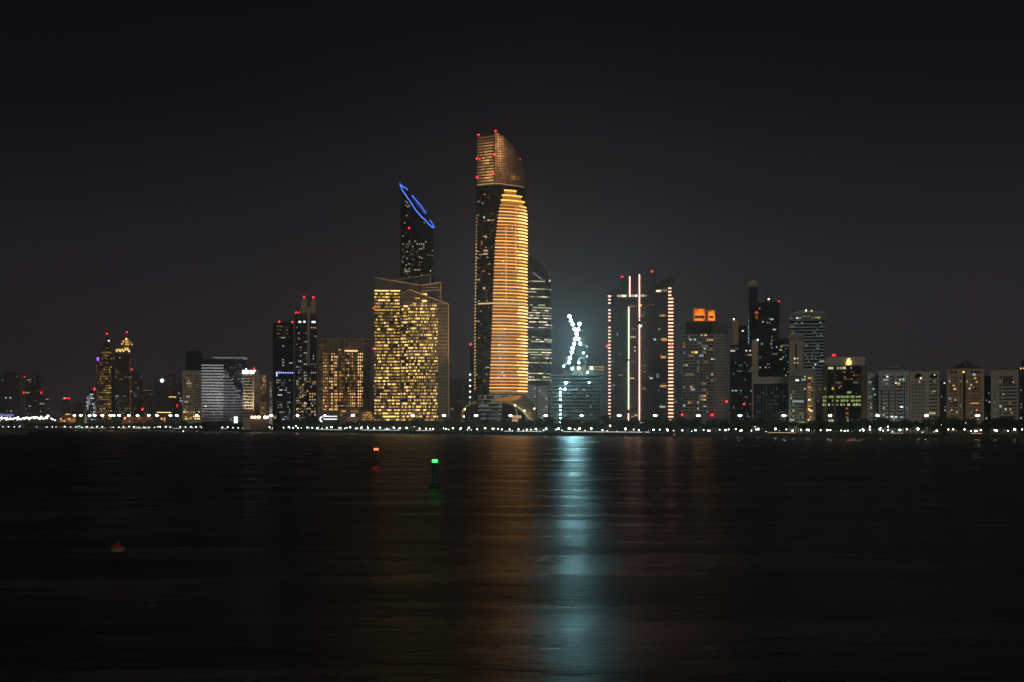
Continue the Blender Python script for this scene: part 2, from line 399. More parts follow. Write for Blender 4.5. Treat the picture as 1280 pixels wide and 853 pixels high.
# hotel
b = B('hotel', 'broad hotel slab glowing with columns of amber windows', 398, 463, 1500, 'amber lit hotel')
b.box('wall', 398, 455, 424.5, None, 0, 26, M['brown'])
b.box('side_wing', 455, 463, 428.5, None, 3, 26, M['dusk'])
b.box('roof_band', 399.5, 462, 423.6, 424.4, 2, 24, M['gold'])
for x in (403.5, 410.2, 417.2, 422.8, 430.4, 437, 445.5, 453.8): b.box('pier', x-.5, x+.5, 425.5, None, -1, -.06, M['warmcream'])
b.grid(402, 462, 426, 436, 26, 4, .4, .3, (('w2', .25), ('w1', .3)), M['winglass'], v=-.1)
b.w1(439, 438.8, 16, 1.9, 'w4', -1.1); b.w1(424.6, 437.5, 3, 1.6, 'w3', -.1)
def hot(x, y):
    if 413 < x < 422 or 446 < x < 454.5: return (('w4', .62), ('w3', .3))
    if y > 490 and (416 < x < 428 or 437 < x < 447): return (('w4', .55), ('w3', .3))
    if 402.8 < x < 410: return (('w3', .5), ('w2', .35), ('w4', .1))
    return (('w2', .4), ('w1', .25), ('w3', .18), ('w4', .04))
b.grid(403.5, 454.5, 440.5, 514, 20, 19, .55, .55, (), M['winglass'], v=-.1, run=0, fn=hot)
b.grid(398.5, 403, 430, 512, 2, 21, .4, .5, (('w2', .3), ('w1', .3)), M['winglass'], v=-.1)
b.grid(456, 462, 432, 512, 3, 20, .6, .5, (('w1', .3),), M['winglass'], v=2.95)
bb = MB(); bb.bar((b.u(404), 8, b.z(424)), (b.u(408.5), 8, b.z(416)), .5, M['darkmetal']); bb.bar((b.u(408), 8, b.z(420)), (b.u(410), 8, b.z(399)), .35, M['darkmetal']); bb.box(b.u(402), b.u(409), 6, 10, b.z(424), b.z(420.5), M['darkmetal']); bb.build('roof_antenna', b.root)
b.done(100)
b = B('hotel_podium', 'low hotel podium with amber windows and a flat overhanging roof', 423, 466.5, 1400, None)
b.box('wall', 424, 466.5, 510, None, 0, 20, M['brown']); b.box('roof', 423, 467, 508, 509.8, -1.5, 22, M['dusk'])
b.grid(425, 448, 512, 521, 12, 2, .7, .6, (('w2', .4), ('w3', .2)), M['winglass']); b.grid(453, 465.5, 514.5, 526, 5, 4, .8, .55, (('w3', .5), ('w2', .4)), M['winglass']); b.done(100)
b = B('beach_pavilion', 'low pavilion with two long white light strips beside a glowing crescent', 402, 424, 1420, None)
b.box('wall', 403, 424, 522.5, None, 1, 12, M['darkwall']); b.box('roof', 403, 424.5, 519, 519.8, -2, 14, M['palewall']); b.box('canopy', 403, 424.5, 522.4, 523, -3, 1, M['palewall'])
b.w1(413, 520.7, 17, 1.1, em('white_strip', (.95, .95, 1), 1.6, True), -1); b.w1(413, 524.2, 17, 1.3, em('white_strip', (.95, .95, 1), 1.6, True), -1)
bb = MB(); bb.tube([(b.u(403.2+3*math.cos(t)), -4, b.z(524.3+3*math.sin(t))) for t in [PI*.55+i*PI*.9/8 for i in range(9)]], .55, em('crescent', (.9, .97, 1), 3.5, True)); bb.build('crescent_sign', b.root)
b.done()
b = B('office_block', 'dim slab half hidden between the hotel and the golden twin slab', 460, 468, 1750)
b.box('wall', 459, 469, 478, None, 0, 20, M['greywall']); b.grid(460, 468, 481, 524, 4, 13, .5, .5, SPARSE_W, M['winglass']); b.done()

# ================= golden double slab =================
D = 1330
b = B('golden_tower', 'golden twin slab office tower almost wholly lit, with slanting brown roof frames', 467, 562, D, 'golden twin slab')
b.prism('left_slab', [(467.5, None), (467.5, 347.5), (531, 356), (531, None)], 6, 34, M['brown'])
b.prism('right_slab', [(500.3, None), (500.3, 362.5), (512, 362.5), (561, 380.5), (561, None)], 0, 28, M['brown'])
b.prism('rear_slab', [(480, 380), (480, 346), (539, 338.5), (539, 380)], 35, 50, M['darkwall'])
b.box('roof_box', 525, 551.5, 354, 385, 3, 27, M['darkwall'])
LB = MB()
def fr(x0, y0, x1, y1, v, w=.55):
    q = MB(); q.bar((b.u(x0), v, b.z(y0)), (b.u(x1), v, b.z(y1)), w, FRM); q.build('frame_beam', b.root)
FRM = M['gold']
fr(467.5, 347, 531.5, 356.6, 5.3, .9); fr(476, 348.5, 539, 338.5, 34.2, .6); fr(538.6, 339, 538.6, 355, 34.2, .9)
fr(526.5, 356.8, 525.5, 366, 4.8, .9); fr(527, 356.5, 551, 352.5, 2.5, .7); fr(526, 364, 551, 361.5, 2.5, .6); fr(551, 352.5, 551, 378, 2.5, .9)
fr(533, 358.5, 551, 359.5, 2.6, .35)
fr(512, 362.3, 561, 380.3, -.7, .9); fr(560.6, 380.4, 560.6, 529, -.7, .8); fr(500, 369, 512, 362.4, -.7, .6); fr(502, 378, 556, 379.5, -.4, .35)
for j in range(32):
    y = 385.3+j*4.52
    if y < 527: fr(547.5, y, 560.6, y, -.5, .28)
for j in range(4): fr(500.5+j*3, 372+j*3.2, 545, 373+j*3.2, -.3, .2)
def gl(x, y):
    k = .5+.35*math.sin(x*.55)*math.sin(y*.21+x*.1)
    if 520 < x < 530 or x > 540: k += .12
    return (('g4', .20*k*1.6), ('g3', .36*k*1.6), ('g2', .30), ('g1', .2))
b.grid(468, 499.8, 361, 527, 27, 41, .84, .46, (), M['winglass'], v=5.95, run=.45, fn=gl)
b.grid(501, 510, 381, 527, 8, 36, .85, .5, (), M['winglass'], v=-.05, run=.45, fn=lambda x, y: (('g4', .22), ('g3', .24), ('g2', .2)))
b.grid(510, 547.3, 380, 527, 33, 36, .70, .50, (), M['winglass'], v=-.05, run=.3, fn=lambda x, y: (('g4', .20), ('g3', .26), ('g2', .26), ('g1', .14)))
for x0, x1 in ((468, 486), (488, 502), (503, 508), (511, 516)): b.w1((x0+x1)/2, 363.2, x1-x0, 1.4, 'g4', 5.8)
for x, y, w, h, k in ((520, 368.5, 6, 2.6, 'g4'), (529.5, 368.5, 8.5, 3.6, 'g4'), (514.5, 368.8, 3, 1.4, 'g3'), (522, 373, 6, 1.6, 'g3'), (530.5, 376.3, 6, 2.2, 'g4'), (528, 379, 5, 1.4, 'g3'), (549, 371, 3.5, 3, 'g1'), (548, 365, 2, 6, 'g1'), (518, 380, 4, 2.6, 'g3')): b.w1(x, y, w, h, k, -.4 if y > 372 else 2.6)
b.box('side_glow_bay', 499.5, 500.4, 385, 527, 1, 5.8, M['gold'])
b.beacon(467, 385, 4, r=.9); b.beacon(466.8, 436, 4, r=.9)
b.done(100)

# tower with slanted blue crown
b = B('slanted_tower', 'dark oval tower with a slanted top outlined in blue light', 499.5, 543, 1600, 'slanted tower with the blue outline')
a_, d_ = 21.3*b.S, 20
slope = (b.z(282)-b.z(228))/(2*a_)
zc = (b.z(282)+b.z(228))/2
kk = .5
def ztop(x, y): return zc+slope*x+kk*(y-22)*math.sqrt(max(0, 1-(x/a_)**2))**0.3
pts = [(a_*math.cos(2*PI*i/44), 22+d_*math.sin(2*PI*i/44)) for i in range(44)]
bb = MB(); bb.plan(pts, 0, ztop, M['glass']); bb.build('wall', b.root)
BL = em('blue_neon', (.07, .20, 1), 3.2, True)
bb = MB(); ring = [(x*1.015, 22+(y-22)*1.02, ztop(x, y)+1.1+(.45*math.sin(i*2.1)+.6*math.sin(i*.9))) for i, (x, y) in enumerate(pts)]
run_ = []
def flush(r_):
    if len(run_) > 1:
        bb = MB(); bb.tube(run_, r_, BL, 5); bb.build('neon_tube', b.root)
    run_.clear()
for i_ in range(22, 45): run_.append(ring[i_ % 44])
flush(.40)
for i_ in range(0, 23):
    if i_ in (6, 14): flush(.28)
    else: run_.append(ring[i_])
flush(.28)
def vc(x):
    u = b.u(x); t = max(-.98, min(.98, u/a_)); return (22-d_*math.sqrt(1-t*t)-.1, math.asin(t)*.75)
b.grid(501, 542, 300, 352, 15, 16, .45, .45, (('p3', .07), ('p2', .08), ('w2', .05)), None, v=vc)
b.grid(502, 513, 300, 350, 4, 16, .5, .45, (('p2', .10), ('p3', .08)), None, v=vc)
for x, y in ((507.5, 251), (509.5, 253), (507.6, 256), (512, 256.5), (510, 258), (527.5, 271.5), (530.5, 278), (506, 277.8), (508.5, 269), (538, 337.3), (527, 310.5), (509, 322.5), (527, 322.5), (504, 294), (504, 304)): b.w1(x, y, 1.5, 1.3, 'p3' if y != 337.3 else 'c4', vc(x)[0])
b.beacon(511.3, 284.7, vc(511.3)[0]-.3, r=1); b.done(100)

# mid blocks behind
b = B('apartment_block', 'grey apartment block between the golden slab and the tallest tower', 562, 587, 1500, 'grey block beside the tallest tower')
b.box('wall', 562, 586.5, 474, None, 0, 20, M['pinkwall']); b.box('roof_frame', 566, 586.5, 472.6, 474.8, -.6, 4, M['concrete'])
b.box('pier', 578.5, 580.2, 476, None, -.6, -.05, M['concrete']); b.grid(563, 578, 480, 526, 7, 14, .35, .4, (('p3', .03), ('p2', .04)), M['winglass']); b.grid(581, 586, 478, 526, 2, 13, .7, .45, (), M['winglass']); b.done(100)
b = B('service_tower', 'slim dark shaft with a vertical row of white lamps, left of the tallest tower', 586, 592, 1480, cat='tower')
b.box('wall', 587.6, 592, 431.5, None, 0, 8, M['dusk'])
for j in range(6): b.w1(587.6, 468.5+j*7.1, 2.2, 1.5, em('white_lamp', (1, .93, .85), 3), -.3)
b.beacon(588.4, 430.5, 0, r=1.2); b.done()

# ================= the tallest tower =================
D = 1400
b = B('landmark_tower', 'tallest tower, dark glass wrapped in glowing orange balconies under a lit glass crown', 592, 659, D, 'tallest tower')
def interp(tab, y):
    if y <= tab[0][0]: return tab[0][1]
    for (a, c), (d, e) in zip(tab, tab[1:]):
        if y <= d: return c+(e-c)*(y-a)/(d-a)
    return tab[-1][1]
LEFT = [(165, 596.5), (260, 595), (400, 592.8), (530, 592.3)]
RIGHT = [(231, 656.6), (250, 657.5), (300, 658.6), (490, 657.6), (530, 657)]
SEAM = [(165, 618.5), (231, 618.3), (530, 611.5)]
def plan_at(y, n=14, grow=0):
    l, s_, r = b.u(interp(LEFT, y)), b.u(interp(SEAM, y)), b.u(interp(RIGHT, y))
    P = [(l-grow, 10-grow*.4), (s_, -grow)]
    for i in range(1, n+1):
        t = i/n*PI/2
        P.append((s_+(r-s_+grow)*math.sin(t), 22-(22+grow)*math.cos(t)**1.15 if i < n else 22))
    P += [(r+grow, 40), (l-grow, 40)]
    return P
def loft(name, ys, fn, mt):
    q = MB(); rings = [[(x, y, fn(x, yy)) for x, y in plan_at(yy)] for yy in ys]
    n = len(rings[0]); vs = [p for r in rings for p in r]
    fs = [(j*n+i, j*n+(i+1) % n, (j+1)*n+(i+1) % n, (j+1)*n+i) for j in range(len(ys)-1) for i in range(n)]
    fs += [tuple(range(n-1, -1, -1)), tuple(range((len(ys)-1)*n, len(ys)*n))]
    q.add(vs, fs, mt); return q.build(name, b.root)
loft('wall', [530, 490, 430, 380, 330, 280, 250, 232], lambda x, yy: b.z(yy) if yy < 530 else 0, M['glass'])
CURVE = [(618, 164.8), (624, 166), (628, 168), (634, 173), (640.4, 179.4), (646.5, 187.6), (651.5, 196), (654.3, 205), (655.8, 216), (656.8, 231)]
def crown_top(px):
    if px < 618: return 167.8-(px-596)*.13
    return interp(CURVE, px)
q = MB(); P0 = plan_at(231.5)
zf = lambda x, y: b.z(crown_top(b.pc+x/b.S))
q.plan([(x*.995, y+.3) for x, y in P0], b.z(231.8), lambda x, y: max(zf(x, y), b.z(231)), M['dusk']); q.build('crown_core', b.root)
# crown panes, inner glow painted as emission graded by position
def surf(px, y, g=0):
    """front surface (v, facing angle) of the tower at photo column px"""
    l, s_, r = b.u(interp(LEFT, y)), b.u(interp(SEAM, y)), b.u(interp(RIGHT, y)); u = b.u(px)
    if u < s_: t = (u-l)/(s_-l); return 10*(1-t), -math.atan2(10, s_-l)
    k = min(.9995, max(0, (u-s_)/(r-s_))); t = math.asin(k)
    return 22-22*math.cos(t)**1.15, math.atan2(22*1.15*math.cos(t)**.15*math.sin(t), (r-s_)*math.cos(t))
for j in range(17):     # left face: bands of panes
    y = 170.5+j*3.65
    for i in range(7):
        x = 598+i*2.95
        br = .12+.6*math.exp(-((x-610)**2)/60-((y-200)**2)/900)+.5*math.exp(-((x-613)**2)/30-((y-222)**2)/80)
        if y < 176: br *= .3
        br *= .35+1.2*R()
        k = L((1, .48, .15), round(min(1.1, br), 1)+.04)
        v, rz = surf(x, y); b.win(b.u(x), v-.1, b.z(y), 2.9*b.S/math.cos(rz), 1.9*b.Z, k, rz, 4 if br > .45 else 2)
for j in range(21):
    y = 168+j*3.05
    for i in range(13):
        x = 619.8+i*2.88
        if x > 656 or y < crown_top(x)+2.2: continue
        br = .045+.75*math.exp(-((x-624)**2)/28-((y-184)**2)/500)+.16*math.exp(-((x-626)**2)/150-((y-205)**2)/900)+.3*math.exp(-((x-644)**2)/40-((y-221)**2)/10)
        if x > 645: br *= .6
        br *= .6+.8*R()
        k = L((1, .42, .13), round(min(1.1, br), 1)+.03 if br > .1 else round(br, 2))
        v, rz = surf(x, y)
        if x > 650: rz *= .9
        b.win(b.u(x), v-.1, b.z(y), 2.3*b.S/max(.35, math.cos(rz)), 2.25*b.Z, k, rz, 4 if br > .45 else 2)
for i in range(20):
    x = 597.5+i*3; y = 230.3+(.6 if x > 630 else -.6)
    v, rz = surf(min(x, 655), 231); b.win(b.u(x), v-.2, b.z(y), 1.6*b.S, 1.1*b.Z, W_['w3' if R() < .6 else 'p3'], rz, 3)
# crown rim
q = MB(); rim = [(b.u(x), surf(x, 200)[0], b.z(crown_top(x))) for x in [596.5, 607, 618.5]+[c[0] for c in CURVE[1:-1]]]
q.tube(rim, .55, M['darkmetal'], 5); q.build('crown_rim', b.root)
for x, y in ((598, 167), (619.6, 164.4), (596, 196.2), (617.8, 193.6), (596, 220), (616.8, 217.6)): b.beacon(x, y, surf(x, y)[0]-1.2, r=1.15)
b.beacon(599.5, 197.2, 8, r=.6); b.beacon(650.5, 196.8, 10, r=.5)
# orange balcony rings
LB_ = [(237, 630.5), (244, 627.5), (251, 625.8), (260, 624), (267, 622.8), (300, 619), (350, 616.8), (430, 614), (490, 611.2)]
RB_ = [(237, 645), (240, 648), (244, 651.5), (249, 654.5), (257, 657.3), (267, 658.6)]
OL, OG = em('balcony_light', (1, .48, .10), 2.3), em('painted_balcony_glow', (1, .43, .10), .23)
OM2, OM3 = em('balcony_light', (1, .40, .085), 1.15), em('balcony_light', (1, .44, .11), 2.3)
OM, OR_ = em('balcony_light', (1, .38, .085), 1.6), em('balcony_light', (1, .46, .13), 4.4)
y = 237.8; j = 0
def arc(q, xa, xb, y, h, g, mt, n=12):
    vs = []
    for i in range(n+1):
        x = xa+(xb-xa)*math.sin(i/n*PI/2)**.9 if xb > 650 else xa+(xb-xa)*i/n
        u = b.u(x); v, _ = surf(x, y); v -= g
        if x > 650: u += g
        for zz in (b.z(y+h/2), b.z(y-h/2)): vs.append((u, v, zz)); 
    for i in range(n+1):
        u, v = vs[i*2][0], vs[i*2][1]
        vs += [(u-(g if u > b.u(650) else 0), v+g, b.z(y+h/2)), (u-(g if u > b.u(650) else 0), v+g, b.z(y-h/2))]
    m_ = 2*(n+1); fs = []
    for i in range(n):
        a = 2*i; fs += [(a, a+2, a+3, a+1), (a+1, a+3, m_+a+3, m_+a+1), (a, m_+a, m_+a+2, a+2)]
    q.add(vs, fs, mt)
while y < 490:
    xa, xb = interp(LB_, y), interp(RB_, y)
    top = y < 256
    step = 4.08 if not top else 6.2
    q = MB(); arc(q, xa, xb, y, .85 if not top else 1.5, 1.3, OL if (top or R() < .12) else random.choice((OM, OM, OM2, OM3))); ring_ = q.build('balcony_ring', b.root)
    if not top:
        q = MB(); xm = 646+R()*4; arc(q, xm, xb, y, 1.1, 1.42, OR_ if R() < .55 else OL, 6); q.build('light_strip', ring_)
    q = MB(); arc(q, xa+.5, xb-.4, y+step/2, step*.72, .35, OG if not top else em('painted_balcony_glow', (1, .36, .05), .42)); q.build('balcony_recess', ring_)  # strip light spill on the recess walls painted as emission
    if not top:     # dark window bays inside the recess
        for i in range(13):
            x = xa+1.5+i*3.35
            if x < xb-3 and R() < .5:
                v, rz = surf(x, y); b.win(b.u(x), v-.5, b.z(y+step/2), (.8+R()*1.2)*b.S, 1.7*b.Z, M['brown'], rz, 0)
    y += step; j += 1
q = MB(); arc(q, 597, 657.6, 379.3, 1.6, 1.6, em('sky_floor', (1, .66, .20), .9)); q.build('sky_floor_band', b.root)
for x in (632.6, 645): 
    q = MB(); v, _ = surf(x, 300); q.box(b.u(x)-.25, b.u(x)+.25, v-1.9, v-1.5, b.z(340 if x > 640 else 380), b.z(258 if x > 640 else 283), OM); q.build('light_mullion', b.root)
for x, y in ((631, 411), (624, 431), (625.5, 448), (628, 466), (630, 470), (623, 472), (640, 285), (629, 327), (628, 342)): v, rz = surf(x, y); b.win(b.u(x), v-1.6, b.z(y), 1.6*b.S, 1.4*b.Z, W_['p4'], rz, 5)
for j in range(55):
    y = 268+j*4.03
    b.win(b.u(interp(LEFT, y)+.9), 10-.7, b.z(y), 1.5*b.S, 2.0*b.Z, L((1, .55, .22), .9 if j > 8 else .4), -.35, 4)
for j in range(60):     # dark left face: floor edges and a few lit rooms
    y = 238+j*4.18
    if y > 486: break
    for i in range(8):
        x = interp(LEFT, y)+3+i*2.5
        if x > interp(LB_, y)-1.5: continue
        t = R(); k = 'w3' if t < .03 else 'p3' if t < .05 else 'w2' if t < .10 else 'p1' if t < .2 else None
        v, rz = surf(x, y); b.win(b.u(x), v-.15, b.z(y), 2*b.S, 1.2*b.Z, W_[k] if k else M['winglass'], rz, 2 if k else 0)
for x, y, w, h, k in ((605, 271, 2, 3, 'c3'), (611, 275, 4, 1.6, 'g3'), (617, 275, 3, 1.4, 'g2'), (603, 253, 1.5, 1.2, 'c3'), (607, 313, 6, 2, 'w3'), (607, 317, 6, 1.8, 'p3'), (602, 303, 2, 6, 'w2'), (606.5, 295, 5, 1.3, 'w3'), (605, 360, 3, 3, 'w3'), (598, 349, 4, 1.4, 'w3'), (604, 339, 4, 1.4, 'w2')): v, rz = surf(x, y); b.win(b.u(x), v-.3, b.z(y), w*b.S, h*b.Z, W_[k], rz, 4)
# plinth storeys
for j in range(7):
    y = 494.5+j*4.8; q = MB(); arc(q, 596.5, 656.5 if j < 2 else 628, y, 1.2, .8, M['palewall']); q.build('floor_slab', b.root)
b.grid(598, 627, 494, 526, 9, 6, .8, .5, (('c2', .15), ('p2', .15), ('t2', .2)), None, v=lambda x: (surf(x, 500)[0]-.3, surf(x, 500)[1]))
b.grid(640, 652, 519, 528, 5, 2, .8, .8, (('p3', .4), ('w3', .4)), None, v=lambda x: (surf(x, 500)[0]-.4, 0))
b.done(100)
# spiral canopy at its foot
cn = B('spiral_canopy', 'bronze shell canopy curling round the foot of the tallest tower', 577, 674, 1360, None, cat='canopy')
q = MB(); n, m_ = 22, 8
vs = []
for i in range(n+1):
    t = i/n
    px = 612+(673-612)*t
    crest = interp([(612, 500.5), (625, 498), (640, 495.5), (650, 495), (660, 498), (667, 505), (671, 513), (673, 528)], px)
    foot = interp([(612, 501.5), (628, 503.5), (640, 506.5), (650, 513), (658, 521), (666, 531), (673, 534)], px)
    for k in range(m_+1):
        w = k/m_; py = crest+(foot-crest)*w
        vs.append((cn.u(px), 16*(1-math.sin(w*PI/2))+2, max(.1, cn.z(py))))
fs = [(i*(m_+1)+k, (i+1)*(m_+1)+k, (i+1)*(m_+1)+k+1, i*(m_+1)+k+1) for i in range(n) for k in range(m_)]
q.add(vs, fs, M['bronze']); sh = q.build('shell', cn.root, smooth=True)
md = sh.modifiers.new('thick', 'SOLIDIFY'); md.thickness = .8
q = MB(); arcp = [(577.5, 530), (577, 523), (577.8, 516), (580.5, 510), (584.5, 506.5), (589, 504.5), (596, 503.5)]
for (x0, y0), (x1, y1) in zip(arcp, arcp[1:]): q.bar((cn.u(x0), 2+x0*0, cn.z(y0)), (cn.u(x1), 3, cn.z(y1)), 1.7, M['bronze'], 8, 1.5)
q.build('entrance_arch', cn.root, smooth=True)
q = MB(); q.bar((cn.u(644.5), 1, cn.z(510)), (cn.u(648.5), -3, cn.z(526)), .35, M['palewall']); q.build('strut', cn.root)
FL = em('flood_lamp', (1, .68, .35), 12, True)
for x, y, v in ((580, 521, -2), (581, 512, -1.5), (655.5, 513.6, 0), (668, 511, 3), (644, 507, 2)):
    q = MB(); q.ball((0, 0, 0), .75, FL, 8, 5); q.build('flood_lamp', cn.root, (cn.u(x), v-1.2, cn.z(y)))
cn.done()

# ================= curved top tower behind, and the block before it =================
b = B('curved_tower', 'dark tower with a quarter round roofline and long pale lit floors', 650, 688.5, 1620, 'dark tower with the quarter round roof')
pl = []
for i in range(17):
    t = -PI/2+i/16*PI*.5+PI/2
    pl.append((b.u(650)+(b.u(688.3)-b.u(650))*math.sin(t), 14-14*math.cos(t)))
RC = [(650, 316.5), (657, 317.5), (664, 320.5), (672, 325.8), (678, 332), (682.5, 338.5), (686, 345.5), (688.4, 353)]
bb = MB(); bb.plan(pl+[(b.u(688.3), 34), (b.u(650), 34)], 0, lambda x, y: b.z(interp(RC, b.pc+x/b.S)), M['glass']); bb.build('wall', b.root)
def vq(x):
    t = math.asin(min(.995, max(0, (b.u(x)-b.u(650))/(b.u(688.3)-b.u(650))))); return (14-14*math.cos(t)-.12, math.atan2(14*math.sin(t), (b.u(688.3)-b.u(650))*math.cos(t)))
rows = [351.5, 361.2, 365, 371, 381.3, 384.6, 388, 391, 394.5, 397.8, 402.5, 406, 409.5, 421.5, 424.5, 427, 437, 440.5, 443.5, 447.5, 453.5, 467, 471.5, 475]
for y in rows:
    x = 658.5; dens = .92 if y in (351.5, 361.2, 394.5, 397.8, 409.5, 453.5, 467, 475) else .68
    while x < 687:
        w = 2.2+R()*4.5
        if y < 353 and x > 679: break
        if R() < dens:
            v, rz = vq(x+w/2); b.win(b.u(x+w/2), v, b.z(y), w*b.S/max(.5, math.cos(rz)), 1.25*b.Z, W_[random.choice(('p4', 'p3', 'p3', 'y4', 'p2'))], rz, 3)
        x += w+.4
b.grid(658, 687, 356, 480, 12, 31, .7, .3, (('p1', .25), ('p2', .06)), None, v=vq)
ND = em('neon_line', (.75, .7, 1), .8)
q = MB(); q.tube([(b.u(x), vq(x)[0]-.4, b.z(y)) for x, y in ((666, 340.8), (670, 343.8), (677.5, 349.2))], .3, ND, 4); q.build('roof_light_line', b.root)
b.win(b.u(687.3), vq(687)[0]-.6, b.z(350.2), 1.3*b.S, 2.4*b.Z, W_['c4'], .3, 5); b.win(b.u(660.8), vq(661)[0]-.3, b.z(317.8), 1.2, 1, W_['p3'], 0, 5)
b.done(100)
b = B('apartment_block', 'pale two wing apartment block right of the bronze canopy', 657, 685, 1480, 'pale two wing block')
b.box('wall', 657, 670.5, 481.5, None, 0, 22, M['palewall']); b.box('side_wing', 672.2, 685, 482.5, None, 0, 22, M['palewall']); b.box('stair_core', 670.5, 672.2, 480.5, None, 3, 18, M['brown'])
b.grid(657.5, 670, 484, 527, 5, 13, .6, .42, (('p2', .05), ('p3', .03)), M['winglass']); b.grid(673, 684.6, 484, 527, 4, 13, .6, .42, (('p2', .05), ('p3', .05), ('c3', .04)), M['winglass']); b.done(100)

# ================= building site with two lamp hung cranes =================
D = 1240
b = B('unfinished_building', 'unfinished concrete and glass block under teal site lights', 685, 757.5, D, 'building site')
b.box('core', 690, 750, 470, None, 8, 30, M['dusk'])
for j in range(14):
    y = 468.5+j*4.55
    if y < 531: b.box('floor_slab', 685.5, 757, y, y+.7, 0, 30, M['concrete'])
for i in range(15):
    x = 686.4+i*5.02; b.box('column', x-.35, x+.35, 469.5, None, .5, 1.4, M['greywall'])
b.grid(703, 746, 470, 530, 17, 13, .85, .72, (('t1', .3), ('t2', .06)), M['blueglass'], v=.3, run=.5)
b.grid(687, 703, 480, 528, 6, 12, .6, .6, (('t2', .25), ('t1', .3), ('t3', .06)), None, v=7.8)
b.grid(747, 757, 472, 528, 3, 14, .5, .5, (('t1', .3), ('w1', .15)), None, v=7.8)
b.grid(706, 735, 486, 488.8, 9, 1, .8, .8, (('t3', .5), ('t2', .4)), None, v=-.1)
for x, y in ((734, 494.5), (738.5, 508), (734, 494.8), (721, 486.2)): b.w1(x, y, 1, 2.2, 'c3', -.1)
q = MB()
for x in (699.2, 701.6): q.bar((b.u(x), -1.6, 0), (b.u(x), -1.6, b.z(470)), .12, M['metal'])
for k in range(24): q.bar((b.u(699.2), -1.6, k*2.1), (b.u(701.6), -1.6, k*2.1+2), .08, M['metal'])
hm = q.build('hoist_mast', b.root)
TEAL = em('site_lamp', (.40, .90, 1), 260, True); TEAL2 = em('site_lamp', (.42, .90, 1), 36, True)
for y in (486.4, 490.7, 494.8, 499.8, 508, 513, 518, 523.2, 528):
    q = MB(); q.ball((0, 0, 0), .8 if y != 513 else .5, TEAL2, 8, 6); q.build('hoist_lamp', b.root, (b.u(700.4), -2.4, b.z(y)))
for x, y, s_ in ((707.3, 478.7, 1.25), (706.1, 486.8, 1.2), (736.3, 478.7, .75)):
    q = MB(); q.ball((0, 0, 0), s_, TEAL2, 8, 6); q.build('site_lamp', b.root, (b.u(x), -1.2, b.z(y)))
for k, (x0, x1) in enumerate(((716, 732), (735, 747), (748.5, 755))):
    for y in (457.8, 461.2): b.box('formwork_panel', x0, x1, y, y+1.9, 2, 3, em('formwork_glow', (.8, .62, .05), .35))  # site light on the panels painted as emission
for x, y, s_ in ((704.6, 457.8, .95), (715.3, 460.7, 1.2), (723.5, 460.5, 1.2), (739.4, 460.5, 1.2), (734.5, 465.7, 1), (723.5, 453.6, 1.1)):
    q = MB(); q.ball((0, 0, 0), s_, TEAL2, 8, 6); q.bar((0, 0, -s_), (0, 0, b.z(468.5)-b.z(y)), .12, M['metal']); q.build('site_lamp', b.root, (b.u(x), .5, b.z(y)))
for i in range(26):
    x = 704+i*2; h = 2+R()*4.5
    q = MB(); q.bar((0, 0, 0), (R()*.6-.3, 0, h), .16, M['whitepaint']); q.build('scaffold_post', b.root, (b.u(x), 1+R()*8, b.z(468.4)))
b.grid(715, 747, 465, 468, 12, 1, .5, .7, (('t3', .4), ('y3', .2)), None, v=1.8)
b.done(100)

def crane(label, foot, elbow, tip, lamps, D, v, lit=True):
    """luffing tower crane: mast from the roof to the slewing ring, lattice jib, counter jib, A-frame, lamps strung on the jib"""
    r = B('tower_crane', label, foot[0], foot[0], D, None, cat='crane'); base = r.z(foot[1])
    r.root.location.z += base
    X = lambda p: Vector((r.u(p[0]), 0, r.z(p[1])-base))
    f, e, t = X(foot), X(elbow), X(tip)
    def truss(q, a, c, w, seg):
        d = (c-a); n_ = max(2, int(d.length/seg)); side = Vector((-d.z, 0, d.x)).normalized()*w
        for s_ in (-1, 1):
            for yy in (-w, w): q.bar(a+side*s_+Vector((0, yy, 0)), c+side*s_*.6+Vector((0, yy*.6, 0)), .11, M['metal'])
        for i in range(n_):
            p0, p1 = a+d*i/n_, a+d*(i+1)/n_; sg = 1 if i % 2 else -1
            for yy in (-w*.8, w*.8): q.bar(p0+side*sg+Vector((0, yy, 0)), p1-side*sg*.9+Vector((0, yy, 0)), .07, M['metal'])
    q = MB(); truss(q, f, e, .9, 2); q.build('mast', r.root)
    q = MB(); truss(q, e, t, .7, 2); q.build('jib', r.root)
    sgn = 1 if t.x > e.x else -1
    q = MB(); q.box(e.x-sgn*7 if sgn > 0 else e.x, e.x if sgn > 0 else e.x+7, -1.2, 1.2, e.z-.5, e.z+.5, M['metal']); q.build('counter_jib', r.root)
    q = MB(); q.box(e.x-sgn*6.5-1, e.x-sgn*6.5+1, -1, 1, e.z-2.4, e.z-.51, M['concrete']); q.build('counterweight', r.root)
    q = MB(); a_top = e+Vector((-sgn*3, 0, 7)); q.bar(e, a_top, .2, M['metal']); q.bar(e-Vector((sgn*5, 0, 0)), a_top, .15, M['metal']); q.build('a_frame', r.root)
    q = MB(); q.bar(a_top, t, .06, M['darkmetal']); q.build('luffing_cable', r.root)
    q = MB(); q.box(e.x+sgn*.9, e.x+sgn*2.6, -2.4, -1, e.z+.55, e.z+2.8, M['whitepaint']); q.build('cab', r.root)
    for x, y, s_ in lamps:
        p = X((x, y)); q = MB(); q.ball((0, 0, 0), s_, TEAL if s_ > .8 else TEAL2, 10, 7); q.build('jib_lamp', r.root, (p.x, -1.3, p.z))
    r.done(); return r
